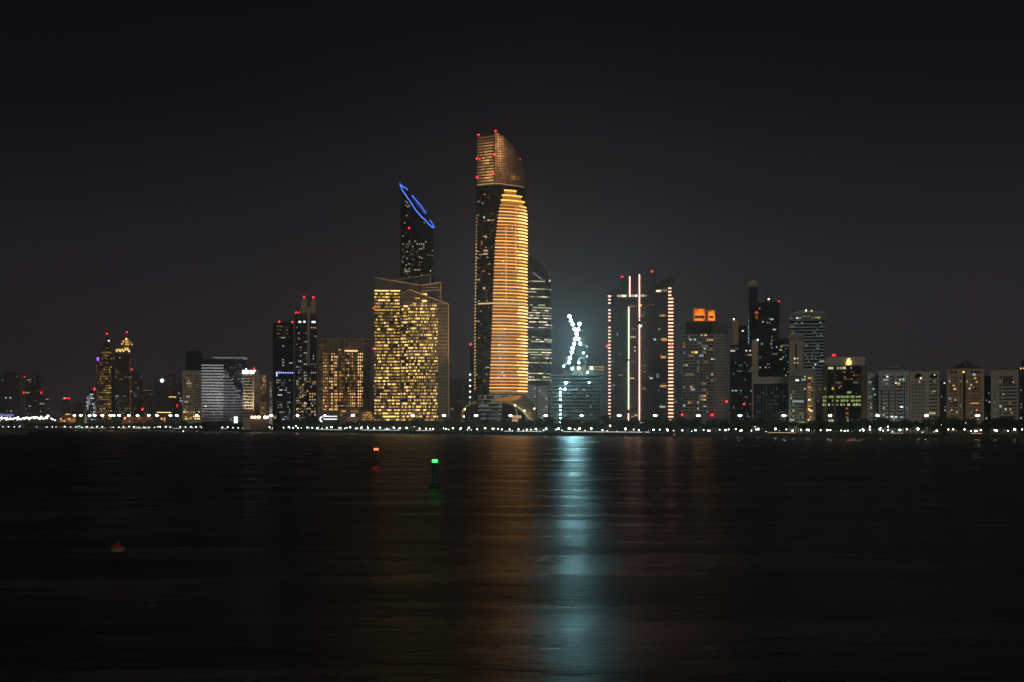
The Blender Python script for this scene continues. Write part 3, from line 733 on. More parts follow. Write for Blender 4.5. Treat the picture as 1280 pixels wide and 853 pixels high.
crane('luffing crane leaning right, its jib strung with dazzling blue white lamps', (711, 468), (711.2, 455), (725, 402.5),
      [(711.4, 453, 1.25), (712.7, 447.8, 1.3), (714.8, 441.2, 1.05), (715.8, 436, 1.3), (717.6, 430.1, 1.2), (719, 424.2, 1.3), (720.8, 417.8, 1.35), (722.7, 412.2, 1.25), (724.3, 405.3, 1.35)], 1232, 0)
crane('rear luffing crane leaning left, lamp jib crossing the other crane', (726, 468), (725.6, 432), (710.8, 393),
      [(711.8, 395.8, 1.25), (713.6, 400.8, 1.1), (715.6, 405.9, 1.15), (718, 412, 1.15), (722.9, 423.8, 1.1), (724.8, 429.7, 1.25)], 1262, 8)
crane('small unlit crane standing right of the bright crossed cranes', (731, 468), (731.5, 448), (737, 433.5), [(729.6, 441.4, .7)], 1250, 4)

# ================= tower with white light strips =================
b = B('striped_light_tower', 'dark broad tower with two vertical white light lines and dotted edges', 760, 843, 1200, 'tower with the vertical light lines')
b.prism('wall', [(761.5, None), (761.5, 362), (774.5, 359.8), (774.5, 366), (820.5, 366), (820.5, 355.5), (824, 352.5), (830, 350), (836, 348.4), (842, 347.6), (842, None)], 0, 32, M['darkwall'])
b.prism('roof_blade', [(776.5, 366), (776.5, 347), (795, 344), (820, 341), (820, 366)], -1, 24, M['darkwall'])
for j in range(35):
    y = 373+j*4.4
    b.box('floor_line', 765, 834, y, y+.5, -.3, -.05, M['dusk'])
LS = em('strip_light', (1, .50, .36), 8, True)
for x0, y0, y1 in ((787.1, 346, 371), (785.9, 384, 449), (785.7, 451.5, 512), (785.6, 517, 528), (799.3, 343.5, 397.5), (799.3, 399.3, 401.2), (799.3, 406, 528)):
    q = MB(); q.box(b.u(x0-.4), b.u(x0+.4), -1.9, -1.25, b.z(y1), b.z(y0), LS); q.build('light_line', b.root)
DL = em('edge_light', (1, .60, .46), 2.4); DR = em('edge_light', (1, .50, .30), 2.6)
for j in range(37):
    y = 370.2+j*4.33
    if y < 526 and j != 3 and j != 8: 
        q = MB(); q.box(b.u(760.3), b.u(763.2), -1.2, .5, b.z(y+.62), b.z(y-.62), DL); q.build('edge_light', b.root)
for j in range(39):
    y = 361+j*4.33
    if y < 526:
        q = MB(); q.box(b.u(835.2), b.u(841.6 if j > 2 else 839), -1.2, -.05, b.z(y+.75), b.z(y-.75), DR); q.build('edge_light', b.root)
b.w1(761.8, 370.2, 4, 2, 'p4', -.6)
for x, w, k in ((774, 5, 'p3'), (780, 6, 'p4'), (791, 6, 'c3'), (795.5, 3, 'p4'), (803, 5, 'p3'), (807, 3, 'p2')): b.w1(x, 370, w, 2.6, k, -1.2)
for x, y, w, h, k in ((812, 363.8, 3, 2.4, 'p2'), (816, 363.6, 2, 2.4, 'p3'), (822, 364.2, 6, 2.4, 'p4'), (826, 364, 2, 3, 'p3'), (831, 363.5, 5, 3, 'p2'), (791, 382.5, 7, 2, 'p2'), (799.5, 382, 4, 2, 'g3'), (801, 382, 3, 1.6, 'g4'), (815, 381.5, 1.2, 3, 'w2'),
    (828, 395, 7, 2, 'w3'), (830, 425, 7, 3.4, 'w3'), (818.5, 425, 3, 3, 'c3'), (824, 412, 4, 2.4, 'p2'), (791, 421.5, 7, 2, 'p3'), (791, 411, 7, .7, 'p2'), (800.5, 407.8, 4, 3, 'c4'), (803, 395, 4, 2, 'p2'), (771.5, 417.5, 1, 3, 'c3'), (793.5, 434.5, 2.5, 2, 'p3'), (793.5, 439, 2.5, 2, 'p3'),
    (829, 447, 6, 3, 'w3'), (829, 483, 8, 2.6, 'w3'), (814, 473, 4, 2, 'c3'), (822, 470, 3, 5, 'c2'), (776, 443, 4, 2, 'c2'), (766, 452, 4, 2, 'c2'), (776, 469, 6, 1.6, 'w2'), (790, 473, 6, 2, 'w3'), (805, 486, 4, 3, 'o2'), (828, 509, 7, 2.4, 'p3'), (767, 482, 3, 3, 'c2'), (795, 519, 4, 2, 'g3'), (791, 521, 4, 2, 'g2'), (806, 465, 5, 1.6, 'w2')): b.w1(x, y, w, h, k, -.12)
b.grid(766, 784, 375, 526, 6, 34, .7, .35, (('p1', .06), ('p2', .012)), M['winglass'], v=-.04)
b.grid(788, 834, 375, 526, 15, 34, .7, .35, (('p1', .06), ('p2', .02), ('w2', .015)), M['winglass'], v=-.04)
b.box('entrance_sign', 796.5, 808.5, 528.3, 530, -5, -4.3, em('blue_white_sign', (.6, .8, 1), 3, True)); b.box('entrance_canopy', 782, 812, 527.2, 528.2, -5, 0, M['darkwall'])
b.beacon(777.6, 346, 1); b.beacon(815, 339.3, 2); b.beacon(759.6, 433, -1, r=1.3); b.beacon(839, 431, -2, r=1.3)
q = MB(); q.bar((b.u(791), 6, b.z(342.5)), (b.u(797), 6, b.z(340)), .4, M['darkmetal']); q.bar((b.u(793), 6, b.z(345)), (b.u(793), 6, b.z(341)), .4, M['darkmetal']); q.build('roof_cradle', b.root)
b.done(100)

far('apartment_block', 'dim block seen between the light line tower and the orange crowned tower', 842, 856, 470, 1350, 'dusk', 20, (('p2', .04), ('c2', .04)), 6, 3.4)

# ================= orange crowned tower =================
D = 1120
b = B('apartment_tower', 'apartment tower crowned by two open boxes floodlit in orange', 852, 911, D, 'orange crowned tower')
pl = [(b.u(852.5), 4), (b.u(856), 0), (b.u(892), 0)]+[(b.u(892)+(b.u(910.5)-b.u(892))*math.sin(t), 14-14*math.cos(t)) for t in [PI/2*i/8 for i in range(1, 9)]]+[(b.u(910.5), 30), (b.u(852.5), 30)]
bb = MB(); bb.plan(pl, 0, b.z(418), M['greywall']); bb.build('wall', b.root)
bb = MB(); bb.plan([(x*.97, y+1) for x, y in pl], b.z(417.9), lambda x, y: b.z(interp([(852, 401.2), (893, 401.2), (908, 406.5), (911, 409)], b.pc+x/b.S)), M['dusk']); bb.build('roof_storey', b.root)
b.box('roof_panel', 857, 890, 403.5, 416.5, .3, 1.1, M['glass'])
for x0, x1, yt, v0 in ((866, 882.8, 384.6, 3), (884, 894.6, 387.3, 5)):
    q = MB(); u0, u1, z0, z1 = b.u(x0), b.u(x1), b.z(401.3)+.02, b.z(yt)
    w = .9
    q.box(u0, u0+w, v0, v0+9, z0, z1, M['orangewall']); q.box(u1-w, u1, v0, v0+9, z0, z1, M['orangewall'])
    q.box(u0+w+.003, u1-w-.003, v0, v0+9, z1-w, z1, M['orangewall']); q.box(u0+w+.003, u1-w-.003, v0+8.2, v0+9, z0, z1-w-.003, M['orangewall'])
    q.box(u0+w+.8, u1-w-.8, v0+1.5, v0+2.5, z0+2.6, z0+5.0, M['darkwall'])
    q.build('crown_frame', b.root)
    for k in range(2):
        ld = bpy.data.lights.new('crown_lamp', 'POINT'); ld.energy = 1300; ld.color = (1, .50, .12); ld.shadow_soft_size = .4
        lo = bpy.data.objects.new('crown_lamp', ld); C.objects.link(lo); lo.parent = b.root; lo.location = ((u0+u1)/2, v0+(1.0 if k else 3.8), z0+(1.2 if k else (z1-z0)*.55))
def vr(x):
    u = b.u(x)
    if u < b.u(892): return (-.05, 0)
    t = math.asin(min(.99, (u-b.u(892))/(b.u(910.5)-b.u(892)))); return (14-14*math.cos(t)-.1, t*.8)
b.grid(853.8, 891.5, 419.5, 517, 13, 25, .66, .6, (('c2', .07), ('c3', .02), ('p3', .02), ('g3', .02), ('p2', .05), ('w2', .04)), M['winglass'], v=-.05, run=.35)
for x, y, w, k in ((877, 419, 2, 'p4'), (882, 419, 3, 'g4'), (863, 419, 2.4, 'o2'), (866, 440.5, 3, 'g3'), (870, 440.5, 3, 'g4'), (881, 436, 3, 'c3'), (863, 424.5, 3, 'c3'), (868.5, 424.5, 3, 'c3'), (880, 500, 5, 'g3'), (880, 495, 5, 'w3'), (866, 487, 5, 'c3'), (881, 508.5, 4, 'c3'), (890, 449.5, 2, 'c4'), (893, 450, 2, 'c3'), (880, 479, 6, 'w2')): b.w1(x, y, w, 2, k, -.2)
for j in range(25):
    y = 419+j*3.92
    q = MB(); P = [(b.u(852.2), 3.5), (b.u(855.8), -.5), (b.u(892), -.5)]+[(b.u(892)+(b.u(910.5)+.6-b.u(892))*math.sin(t), 14-14.6*math.cos(t)) for t in [PI/2*i/8 for i in range(1, 9)]]
    n = len(P); z0, z1 = b.z(y+.65), b.z(y-.65)
    P2 = [(x*.985, yy+1.0) for x, yy in P]
    q.add([(x, yy, z) for z in (z0, z1) for x, yy in P]+[(x, yy, z) for z in (z0, z1) for x, yy in P2],
          [(i, i+1, n+i+1, n+i) for i in range(n-1)]+[(n+i, n+i+1, 3*n+i+1, 3*n+i) for i in range(n-1)]+[(i+1, i, 2*n+i, 2*n+i+1) for i in range(n-1)], M['concrete']); q.build('balcony_slab', b.root)
b.grid(893, 909, 421, 515, 5, 24, .55, .55, (('p2', .04), ('p3', .02)), M['winglass'], v=vr)
for x in (861, 867, 873, 879, 885): b.box('pier', x-.25, x+.25, 419, None, -.75, -.06, M['concrete'])
b.beacon(852.5, 518.7, -2, r=1.2); b.beacon(890, 519, -2, r=1.3); b.beacon(908.3, 502.2, -1, r=1.1)
b.box('lit_red_strip', 852, 857.5, 430.6, 431.6, -.9, -.6, em('red_strip', (1, .03, .03), .35))
b.done(100)

# ================= dark blue cluster =================
b = B('navy_tower_group', 'navy glass block with a slender pale lift shaft on its left edge', 912, 941, 1180, 'navy block with the pale shaft')
b.box('wall', 912.5, 941, 431.5, None, 0, 26, M['blueglass']); b.box('pale_shaft', 915.8, 923, 399.5, 431.4, 2, 12, M['warmcream']); b.box('upper_block', 923, 934, 406.5, 431.4, 4, 24, M['blueglass'])
for x, w in ((914.5, 2.4), (917.3, 2.4), (933, 2.4), (937.6, 2)): b.w1(x, 438.8, w, 1.6, 'p4')
for x, y, k in ((928.5, 413.5, 'c4'), (937.8, 443.8, 'g3'), (935, 444, 'g2'), (916, 488.5, 'c3'), (920, 488.5, 'c3'), (926, 488.5, 'c2'), (929.5, 505.5, 'o2'), (934, 497, 'o2'), (938, 505.5, 'o2')): b.w1(x, y, 2.4, 1.5, k, -.1 if y > 431 else 3.9)
b.grid(913.5, 940, 434, 526, 11, 26, .5, .45, (('c2', .04), ('p2', .03), ('c3', .008), ('g2', .01)), M['glass'])
b.beacon(917.3, 399, 2, em('white_lamp', (1, .97, .9), 5), .8); b.beacon(930.3, 505.5, -1, r=.9); b.done(100)
b = B('round_tower', 'slim round navy tower topped by a beige domed drum', 933.5, 947.5, 1230, 'round domed navy tower')
cx = 0; rad = 6.7*b.S
q = MB(); q.lathe([(rad*.97, 0), (rad*.97, b.z(358.8))], M['blueglass'], 28, (0, rad)); q.build('wall', b.root, smooth=False)
q = MB(); q.lathe([(rad*1.03, b.z(358.8)), (rad*1.03, b.z(354.2)), (rad*.86, b.z(352.6)), (rad*.6, b.z(350.8)), (rad*.25, b.z(349.6)), (.1, b.z(349.2))], M['warmcream'], 28, (0, rad)); q.build('dome', b.root, smooth=True)
for j in range(22): b.w1(935.2, 364+j*4.4, .8, .7, 'p1', rad*.35)
b.done()
b = B('navy_tower', 'tall flat topped navy glass tower with a rooftop mast and red corner lamp', 946, 975, 1210, 'tall navy tower with the mast')
b.box('wall', 947, 973.6, 403, None, 0, 26, M['blueglass']); b.box('upper_block', 946.8, 974.6, 377.8, 402.8, -.7, 26.5, M['blueglass'])
b.box('mast_base', 956, 960.5, 372.5, 377.6, 8, 13, M['darkwall']); b.box('mast', 958, 958.7, 360.5, 372.4, 10, 10.8, M['darkmetal'])
b.box('edge_strip', 943, 947.8, 388, 400, -1.5, 0, M['darkwall'])
b.w1(945.8, 391, 4, 3.2, em('orange_window', (1, .22, .04), .45), -1.6); b.w1(946, 396.8, 3.4, 3.6, em('orange_window', (1, .22, .04), .22), -1.6)
for x, y, w, k in ((949.5, 385.8, 2.4, 'c2'), (962, 398.5, 2, 'c2'), (965, 399.5, 3.4, 'c3'), (953.8, 402.5, 1.4, 'p3'), (959, 403.5, 2, 'p2'), (962.3, 404, 1.6, 'p2'), (968, 412.3, 4, 'p3'), (965, 421.5, 1.6, 'p2'), (965, 426, 2.4, 'p2'), (965, 435, 2, 'p2')): b.w1(x, y, w, 1.8, k, -.85)
b.grid(949, 972, 428, 470, 10, 10, .5, .5, (('c2', .07), ('p2', .05), ('c3', .03), ('p3', .02)), M['glass'], run=.4)
b.beacon(973.6, 377.2, 1, r=.8); b.beacon(960.8, 373.8, 4, em('white_lamp', (1, .97, .9), 5), .9); b.done(100)
b = B('pale_shaft_building', 'thin pale windowless slab standing against the navy towers', 940, 948, 1150)
b.box('wall', 940, 947.8, 425.5, None, 0, 16, M['cream']); b.box('wall_cap', 939.8, 948, 424.6, 425.4, -.2, 16.2, M['concrete']); b.beacon(947.2, 425, -.4, em('white_lamp', (1, .97, .9), 5), .8); b.done()
b = B('office_block', 'dark block with a few greenish windows left of the striped pale tower', 972.5, 989, 1190, 'dark block with greenish windows')
b.box('wall', 973.6, 989, 424, None, 0, 20, M['glass']); b.box('roof', 977, 986, 421.6, 423.8, 5, 15, M['brown'])
for x, y, w in ((977, 433.2, 3), (976, 437.8, 4), (976, 449.5, 3), (979, 446.5, 2)): b.w1(x, y, w, 1.6, 'y3')
b.grid(974.5, 988, 430, 480, 6, 12, .5, .45, (('y2', .14), ('c2', .1), ('p3', .03)), M['winglass']); b.done(100)
b = B('office_block', 'plain stone coloured block with one dark central slot', 986.5, 1004, 1160, 'plain stone block with a slot')
b.box('wall', 986.5, 1004, 418.5, None, 0, 20, M['cream']); b.box('slot', 994.2, 996, 430, 468, -.3, -.05, M['glass'])
for x in (989, 992, 999, 1001.5): b.box('slot', x, x+1, 421, 426, -.3, -.05, M['glass'])
b.w1(993.5, 448.5, 1.8, 1.8, 'p4', -.4); b.w1(997, 448.5, 1.8, 1.6, 'p3', -.4); b.w1(993.5, 453.8, 1.6, 1.6, 'p3', -.4); b.w1(997, 453.8, 1.6, 1.6, 'p3', -.4); b.done()
b = B('striped_tower', 'pale striped tower with a lit greenish roof storey behind the blocks', 985.5, 1031.5, 1320, 'pale striped tower')
b.box('wall', 986, 1031, 401.5, None, 0, 30, M['glass']); b.box('roof_storey', 986, 1031, 391, 401.2, -.4, 30, M['greywall'])
b.prism('roof_parapet', [(986, 391), (1005, 387.6), (1031, 390), (1031, 391)], 1, 28, M['concrete'])
for j in range(24): b.box('floor_band', 985.8, 1031.2, 404.5+j*4.02, 406+j*4.02, -.9, -.05, M['palewall'])
for x, w, k in ((988.3, 3, 'y2'), (996.6, 2.4, 'c4'), (1000.3, 2, 'y3'), (1005, 4, 'y2'), (1010.5, 3, 'y2'), (1015.5, 2, 'g2'), (1021, 4, 'y3'), (1024, 2, 'g3')): b.w1(x, 397.6-(.0 if x > 1012 else (1 if x > 1002 else 0)*2), w, 1.5, k, -.6)
b.grid(987, 1030.5, 401.8, 486, 21, 21, .62, .4, (('c2', .06), ('c3', .04), ('c4', .015), ('g2', .015), ('p3', .015)), None, v=-.2)
b.beacon(1007.7, 388.2, 1, em('white_lamp', (.95, 1, .9), 5), .8); b.beacon(1014.6, 388.8, 1, em('amber_lamp', (1, .8, .2), 1.5), .9); b.done(100)

b = B('finned_office', 'dark glass office with tall vertical fins under a pale slab crown', 939.5, 988, 960, 'finned office')
b.box('wall', 941.5, 987, 480, None, 0, 26, M['blueglass']); b.box('crown', 939.5, 988, 471.5, 479.8, -1.2, 27, M['concrete'])
for i in range(12): 
    x = 941.2+i*4.15; b.box('crown_fin', x-.25, x+.25, 470.3, 480, -1.9, -1.25, M['palewall'])
for i in range(12): 
    x = 942+i*4.05; b.box('fin', x-.3, x+.3, 480.2, None, -1, -.05, M['greywall'])
b.grid(943, 986, 484, 527, 21, 9, .6, .5, (('c1', .15), ('t1', .1), ('c2', .02)), None, v=-.06); b.done(100)
b = B('apartment_block', 'greenish white apartment block with one column of orange windows', 984, 1020, 940, 'greenish white block')
b.box('wall', 986, 1019.5, 464, None, 0, 24, M['greenwhite']); b.box('parapet', 985.5, 1020, 462, 463.8, -.3, 24.3, M['greenwhite'])
b.grid(987.5, 1007.5, 469, 527, 7, 15, .7, .42, (('p3', .05), ('c3', .05), ('p2', .05)), M['winglass'])
b.box('window_bay', 1008.5, 1017, 470, None, -1.4, 0, M['concrete'])
b.grid(1009.5, 1016, 471, 527, 3, 15, .75, .5, (('w2', .3), ('o2', .2), ('w3', .16), ('w4', .04)), M['winglass'], v=-1.45)
for x, y, w, k in ((996.5, 475.5, 4, 'c4'), (1012, 484.5, 4.5, 'o3'), (1012, 508, 4, 'o3'), (1011.5, 512, 3, 'w4'), (1011.5, 500, 3, 'p4'), (1012, 473, 4, 'w3')): b.w1(x, y, w, 2, k, -1.55 if x > 1008 else -.15)
b.box('awning', 990, 1006, 527.6, 529, -4, 0, em('green_awning_light', (.6, 1, .25), .3)); b.done(100)
b = B('apartment_block', 'thin pinkish apartment block squeezed left of the brown office', 1020, 1028.5, 1000, 'thin pinkish block')
b.box('wall', 1020.5, 1028.5, 483, None, 0, 18, M['pinkwall']); b.grid(1021.5, 1028, 485, 527, 3, 14, .5, .5, (('p2', .12), ('w2', .06)), M['winglass']); b.done()

b = B('brown_office', 'brown glass office with a golden drop emblem and three green lit floors', 1027.5, 1084, 930, 'brown office with the golden emblem')
b.box('wall', 1029.5, 1082, 457, None, 0, 30, M['brown']); b.box('crown', 1032, 1081, 446.3, 456.8, 1, 28, M['cream'])
b.box('glass_front', 1034.5, 1076.5, 458.2, None, -.9, -.05, M['glass'])
b.box('corner_pier', 1028, 1029.4, 458, None, -.4, 20, M['darkwall']); b.box('corner_pier', 1076.8, 1083.3, 458.5, None, 1, 24, M['darkwall'])
b.box('pier', 1042.6, 1044.4, 458, None, -1.3, -.95, M['brown'])
b.grid(1036, 1075, 463, 494, 13, 7, .7, .4, (('w1', .12), ('y2', .03), ('w2', .02)), None, v=-.95)
for j, (y, k) in enumerate(((496.2, ('y3', 'y2')), (501, ('y3', 'y3')), (506, ('y4', 'y3')), (526, ('y4', 'y3')))):
    for x0, x1 in ((1028.4, 1033), (1035.2, 1041.8), (1045.2, 1050), (1050.8, 1056), (1056.8, 1062.5), (1063.3, 1069), (1069.8, 1075.8)):
        if j == 3 and (x0 < 1034 or x0 > 1070): continue
        for kk in range(3):
            ww = (x1-x0)/3
            if j == 0 or R() < .93: b.w1(x0+ww*(kk+.5), y+.2*R(), ww*.86, 2.9 if R() < .7 else 2.2, random.choice((k[0], k[0], k[1], 'y2')), -1.0)
for x, w, k in ((1038.3, 6.5, 'y4'), (1047.5, 3, 'y3'), (1051.5, 3, 'y3'), (1055.5, 4, 'y4'), (1064, 2, 'p2')): b.w1(x, 460.3, w, 3, k, -1.0)
for x, y, w, k in ((1051, 483, 3, 'o2'), (1049, 485, 2, 'o2'), (1061.5, 490.8, 5, 'y3'), (1031, 486, 3, 'y2'), (1041, 486, 2.4, 'g3'), (1056, 472, 2, 'w2'), (1059, 517, 4, 'o2'), (1058.6, 511, 3, 'o2'), (1059, 522, 3, 'o2')): b.w1(x, y, w, 2.6, k, -1.0)
EMB = em('golden_emblem', (1, .70, .18), 2.6, True)
q = MB(); cx, cy = 1061, 453
q.prism([(b.u(cx+dx), b.z(cy+dy)) for dx, dy in ((0, -5), (1.2, -4.2), (2.3, -2), (3.1, .3), (3, 2), (1.8, 3.3), (0, 3.7), (-1.8, 3.2), (-3, 1.8), (-3.1, .2), (-2.2, -2), (-1.2, -4.2))], .2, .98, EMB)
q.build('drop_emblem', b.root)
q = MB(); q.box(b.u(1056.5), b.u(1062.3), .3, .98, b.z(457.7)+.5, b.z(456.6)+.5, em('emblem_caption', (1, .6, .15), .8)); q.build('emblem_caption', b.root)
q = MB(); q.box(b.u(1040), b.u(1044.4), 2, 3, b.z(444.8), b.z(442.9), em('red_bar', (1, .01, .03), 5, True)); q.build('warning_light', b.root)
b.done(100)

# ================= apartment row at the right =================
def apt(label, px0, px1, top, D, mt, cols, y0, pitch, short, extra=None, lit=(('p2', .035), ('c2', .02), ('p3', .012), ('c3', .008), ('g3', .008)), depth=22, fh=.45, limit=100, group=None):
    b = B('apartment_block', label, px0, px1, D, short)
    b.box('wall', px0, px1, top, None, 0, depth, M[mt])
    nz = int((527-y0)/pitch)
    for x0, x1, n, fw in cols: b.grid(x0, x1, y0, y0+nz*pitch, n, nz, fw, fh, lit, M['winglass'], v=-.05)
    b.box('parapet', px0-.3, px1+.3, top-1, top-.06, -.4, depth+.4, M[mt])
    b.box('roof_plant', (px0*2+px1)/3, (px0+px1*2)/3-1, top-3.4, top-1.1, 6, 14, M['dusk'])
    if extra: extra(b)
    return b.done(limit)
apt('narrow pale apartment block right of the brown office', 1084.2, 1098, 466.6, 950, 'palewall', ((1085.5, 1090, 2, .6), (1091.5, 1096.5, 2, .6)), 473, 4.3, 'narrow pale block',
    lambda b: (b.w1(1087.5, 478.3, 3.6, 3, 'y3'), b.w1(1092, 486.5, 2, 2, 'c3'), b.box('recess', 1096.4, 1097.8, 470, None, -.2, -.05, M['blueglass']), b.w1(1093.5, 493.5, 2, 1.6, 'c3')))
def ex12(b):
    b.prism('roof_crown', [(1103.5, 463.6), (1105, 460), (1109, 458.4), (1124, 458.2), (1129, 460), (1130.5, 463.6)], 2, 18, M['concrete'])
    b.box('roof_line', 1104, 1130, 459.7, 460.5, 1, 1.9, M['dusk'])
    for x in (1102.2, 1111, 1119.8, 1130.6): b.box('recess', x-.6, x+.6, 478 if x > 1112 else 486, None, -.25, -.03, M['blueglass'])
    for x, y, w, k in ((1109, 471, 2.4, 'p4'), (1107, 475, 6, 't3'), (1125, 475, 2.4, 'c3'), (1129, 475, 2.6, 'c3'), (1119.8, 479, 1.6, 'c4'), (1106.5, 504.5, 3, 'w2'), (1127, 509, 3.4, 'c4'), (1115, 521, 3, 'c4'), (1120, 521.5, 2, 'c4'), (1127, 521.8, 4, 't3'), (1109, 521.6, 2, 't3')): b.w1(x, y, w, 1.8, k, -.3)
apt('pale apartment block with a stepped roof crown and blue recesses', 1098.3, 1136, 465, 940, 'palewall', ((1099.2, 1101.2, 1, .6), (1103.5, 1110, 3, .62), (1112, 1118.6, 3, .62), (1121.5, 1129, 2, .86), (1132, 1135.2, 1, .6)), 469, 4.35, 'block with the stepped crown', ex12)
def ex13(b):
    for cx in (1148, 1167):
        q = MB(); q.prism([(b.u(cx-4.6), b.z(473)), (b.u(cx+4.6), b.z(473)), (b.u(cx+4.2), b.z(469)), (b.u(cx+2), b.z(467)), (b.u(cx-2), b.z(467)), (b.u(cx-4.2), b.z(469))], -.3, -.07, M['winglass']); q.build('arch_window', b.root)
    b.w1(1151, 472.8, 2, 2.2, 'p4', -.4); b.w1(1168.2, 469, 1.4, 1.6, 'p4', -.4); b.w1(1168, 489.5, 1.6, 1.4, 'c3', -.2); b.box('pier', 1156.8, 1161, 467, None, -.4, -.06, M['cream'])
apt('plain beige apartment block with two arched top windows', 1137.2, 1174.5, 465, 945, 'cream', ((1139, 1142, 1, .5), (1142.5, 1156, 5, .5), (1161.5, 1172, 4, .78)), 475, 4.4, 'block with the arched windows', ex13)
apt('narrow dark block between the beige and the gabled block', 1174.6, 1183.2, 477, 1010, 'dusk', ((1176, 1182.5, 3, .5),), 481, 4.3, None, lambda b: b.w1(1180.6, 479, 1.6, 1.6, 'c4'))
def ex15(b):
    for s_, xs in ((1, (1184.5, 1196, 1203.5, 1205.6)), (-1, (1229, 1218, 1210.5, 1208.2))):
        b.prism('gable_roof', [(xs[0], 459.8), (xs[1], 457.8), (xs[2], 453), (xs[3], 452), (xs[3], 459.8)], -1, 18, M['roof'])
    b.box('recess', 1204.2, 1207, 464, None, -.35, -.03, M['blueglass'])
    for cx in (1190, 1194.5, 1215, 1219.5, 1223.5): b.prism('arch_window', [(cx-1.3, 467), (cx-1.3, 465), (cx, 463.6), (cx+1.3, 465), (cx+1.3, 467)], -.3, -.07, M['winglass'])
    for y in (486.6, 504.3): b.w1(1192.8, y, 9, 1.2, M['winglass'], -.2); b.w1(1218.5, y, 10, 1.2, M['winglass'] if y < 500 else 'w3', -.2)
    for x, y, w, k in ((1204.5, 465.3, 2.4, 'g4'), (1192, 482, 2.4, 'w3'), (1193.5, 486.5, 4, 'p3'), (1217.7, 468.6, 3.6, 'c3'), (1221, 477.5, 2.4, 'o3'), (1214, 481.6, 2, 'p3'), (1218.5, 473.2, 2.4, 'w3'), (1194, 499.8, 1.6, 'p3'), (1221, 512.8, 2, 'w3'), (1189.5, 512.6, 1.4, 'p3'), (1209, 477.2, 1.2, 'p3'), (1212, 486, 3, 'p3')): b.w1(x, y, w, 1.8, k, -.4)
apt('sand coloured apartment block with twin gables and a central slot', 1183.6, 1230, 461, 930, 'warmcream', ((1186, 1197, 5, .5), (1199, 1202, 1, .5), (1209, 1211, 1, .5), (1213, 1226, 5, .5)), 470, 4.35, 'twin gabled block', ex15)
apt('thin blue glass block beside the twin gabled block', 1230.2, 1238.4, 471.5, 1000, 'blueglass', ((1231.5, 1237.5, 2, .5),), 476, 4.5, None, lambda b: b.w1(1236.6, 502.5, 1.4, 2, 'c3'))
def ex17(b):
    for i in range(5):
        x = 1251 if i == 0 else 1254.3+(i-1)*3.15+.9
        b.prism('slot_window', [(x-.9, 480 if i else 474), (x-.9, 470.6), (x, 469.6), (x+.9, 470.6), (x+.9, 480 if i else 474)], -.3, -.07, M['winglass'])
    for j in range(13):
        y = 481.6+j*4.4
        if y < 526: b.box('window_strip', 1254, 1271, y-.65, y+.65, -.25, -.05, M['winglass'])
    for x, y, w, k in ((1249.8, 477, 2.4, 'w2'), (1266.5, 478, 1.6, 'w3'), (1254.5, 493.3, 1.2, 'p3'), (1257, 512, 1.6, 'p4'), (1263, 512, 2, 'g3'), (1262.5, 504, 2.4, 'g2'), (1264.5, 516.5, 3, 'g2')): b.w1(x, y, w, 1.5, k, -.4)
apt('greyish cream block with tall slot windows under its roof', 1238.6, 1273, 463, 925, 'concrete', ((1242, 1245, 1, .3), (1248.5, 1252.5, 1, .6)), 479.5, 4.4, 'block with slot windows', ex17)
apt('dark edge block with a pale lit roof ledge at the right picture edge', 1273.3, 1295, 462.5, 965, 'dusk', ((1275, 1294, 7, .6),), 468, 4.4, None,
    lambda b: (b.box('roof_ledge', 1268.5, 1297, 457.8, 460, -2, 20, M['warmcream']), b.w1(1276, 460.7, 1.6, 1.8, 'w4', -1), b.w1(1280, 460.6, 2, 1.6, 'w4', -1), b.box('roof_drum', 1277, 1292, 450, 457.7, 4, 14, M['roof'])))

# ================= ground, water =================
SH = [(-400, 2900), (-150, 2450), (0, 2250), (100, 2080), (200, 1880), (330, 1600), (440, 1330), (560, 1150), (660, 1040), (770, 960), (880, 905), (980, 870), (1080, 840), (1180, 812), (1280, 788), (1500, 745), (1750, 700)]
SHW = [at(*p) for p in SH]
def shoreD(px): return interp(SH, px)
q = MB(); n = len(SHW); top = [(x, y, LAND) for x, y in SHW]; bot = [(x, y, -2) for x, y in SHW]
ext = [(3200, 1500), (4500, 5600), (-4500, 5600), (-3800, 3000)]
allp = SHW+ext; N = len(allp)
q.add([(x, y, LAND) for x, y in allp]+[(x, y, -.9) for x, y in allp], [tuple(range(N)), *[(i, i+N, (i+1) % N+N, (i+1) % N) for i in range(N)]], M['soil'])
tag(q.build('ground'), kind='structure')

def strip(name, a, c, z, mt, kind='structure', h=None):
    q = MB(); P = []
    for i, (px, D_) in enumerate(SH):
        P.append(((px-640)/F*(D_+a), D_+a)); 
    Q = [((px-640)/F*(D_+c), D_+c) for px, D_ in SH]
    m_ = len(P)
    if h is None:
        q.add([(x, y, z) for x, y in P]+[(x, y, z) for x, y in Q], [(i, i+1, m_+i+1, m_+i) for i in range(m_-1)], mt)
    else:
        q.add([(x, y, zz) for zz in (z, z+h) for x, y in P]+[(x, y, zz) for zz in (z, z+h) for x, y in Q],
              [f for i in range(m_-1) for f in ((i, i+1, m_+i+1, m_+i), (m_+i, m_+i+1, 3*m_+i+1, 3*m_+i), (2*m_+i+1, 2*m_+i, 3*m_+i, 3*m_+i+1))], mt)
    o = q.build(name)
    if kind: tag(o, kind=kind)
    return o
strip('promenade', 3, 14, LAND+.004, M['paving']); strip('pavement', 42, 46, LAND+.12, M['paving']); strip('road', 46.2, 62, LAND+.004, M['asphalt'])
strip('kerb', 46, 46.2, LAND-.02, M['concrete'], h=.14)
tag(strip('seawall', -.6, .8, -.8, M['stone'], None, LAND+1.5), 'long dark stone seawall along the far waterfront', 'seawall')
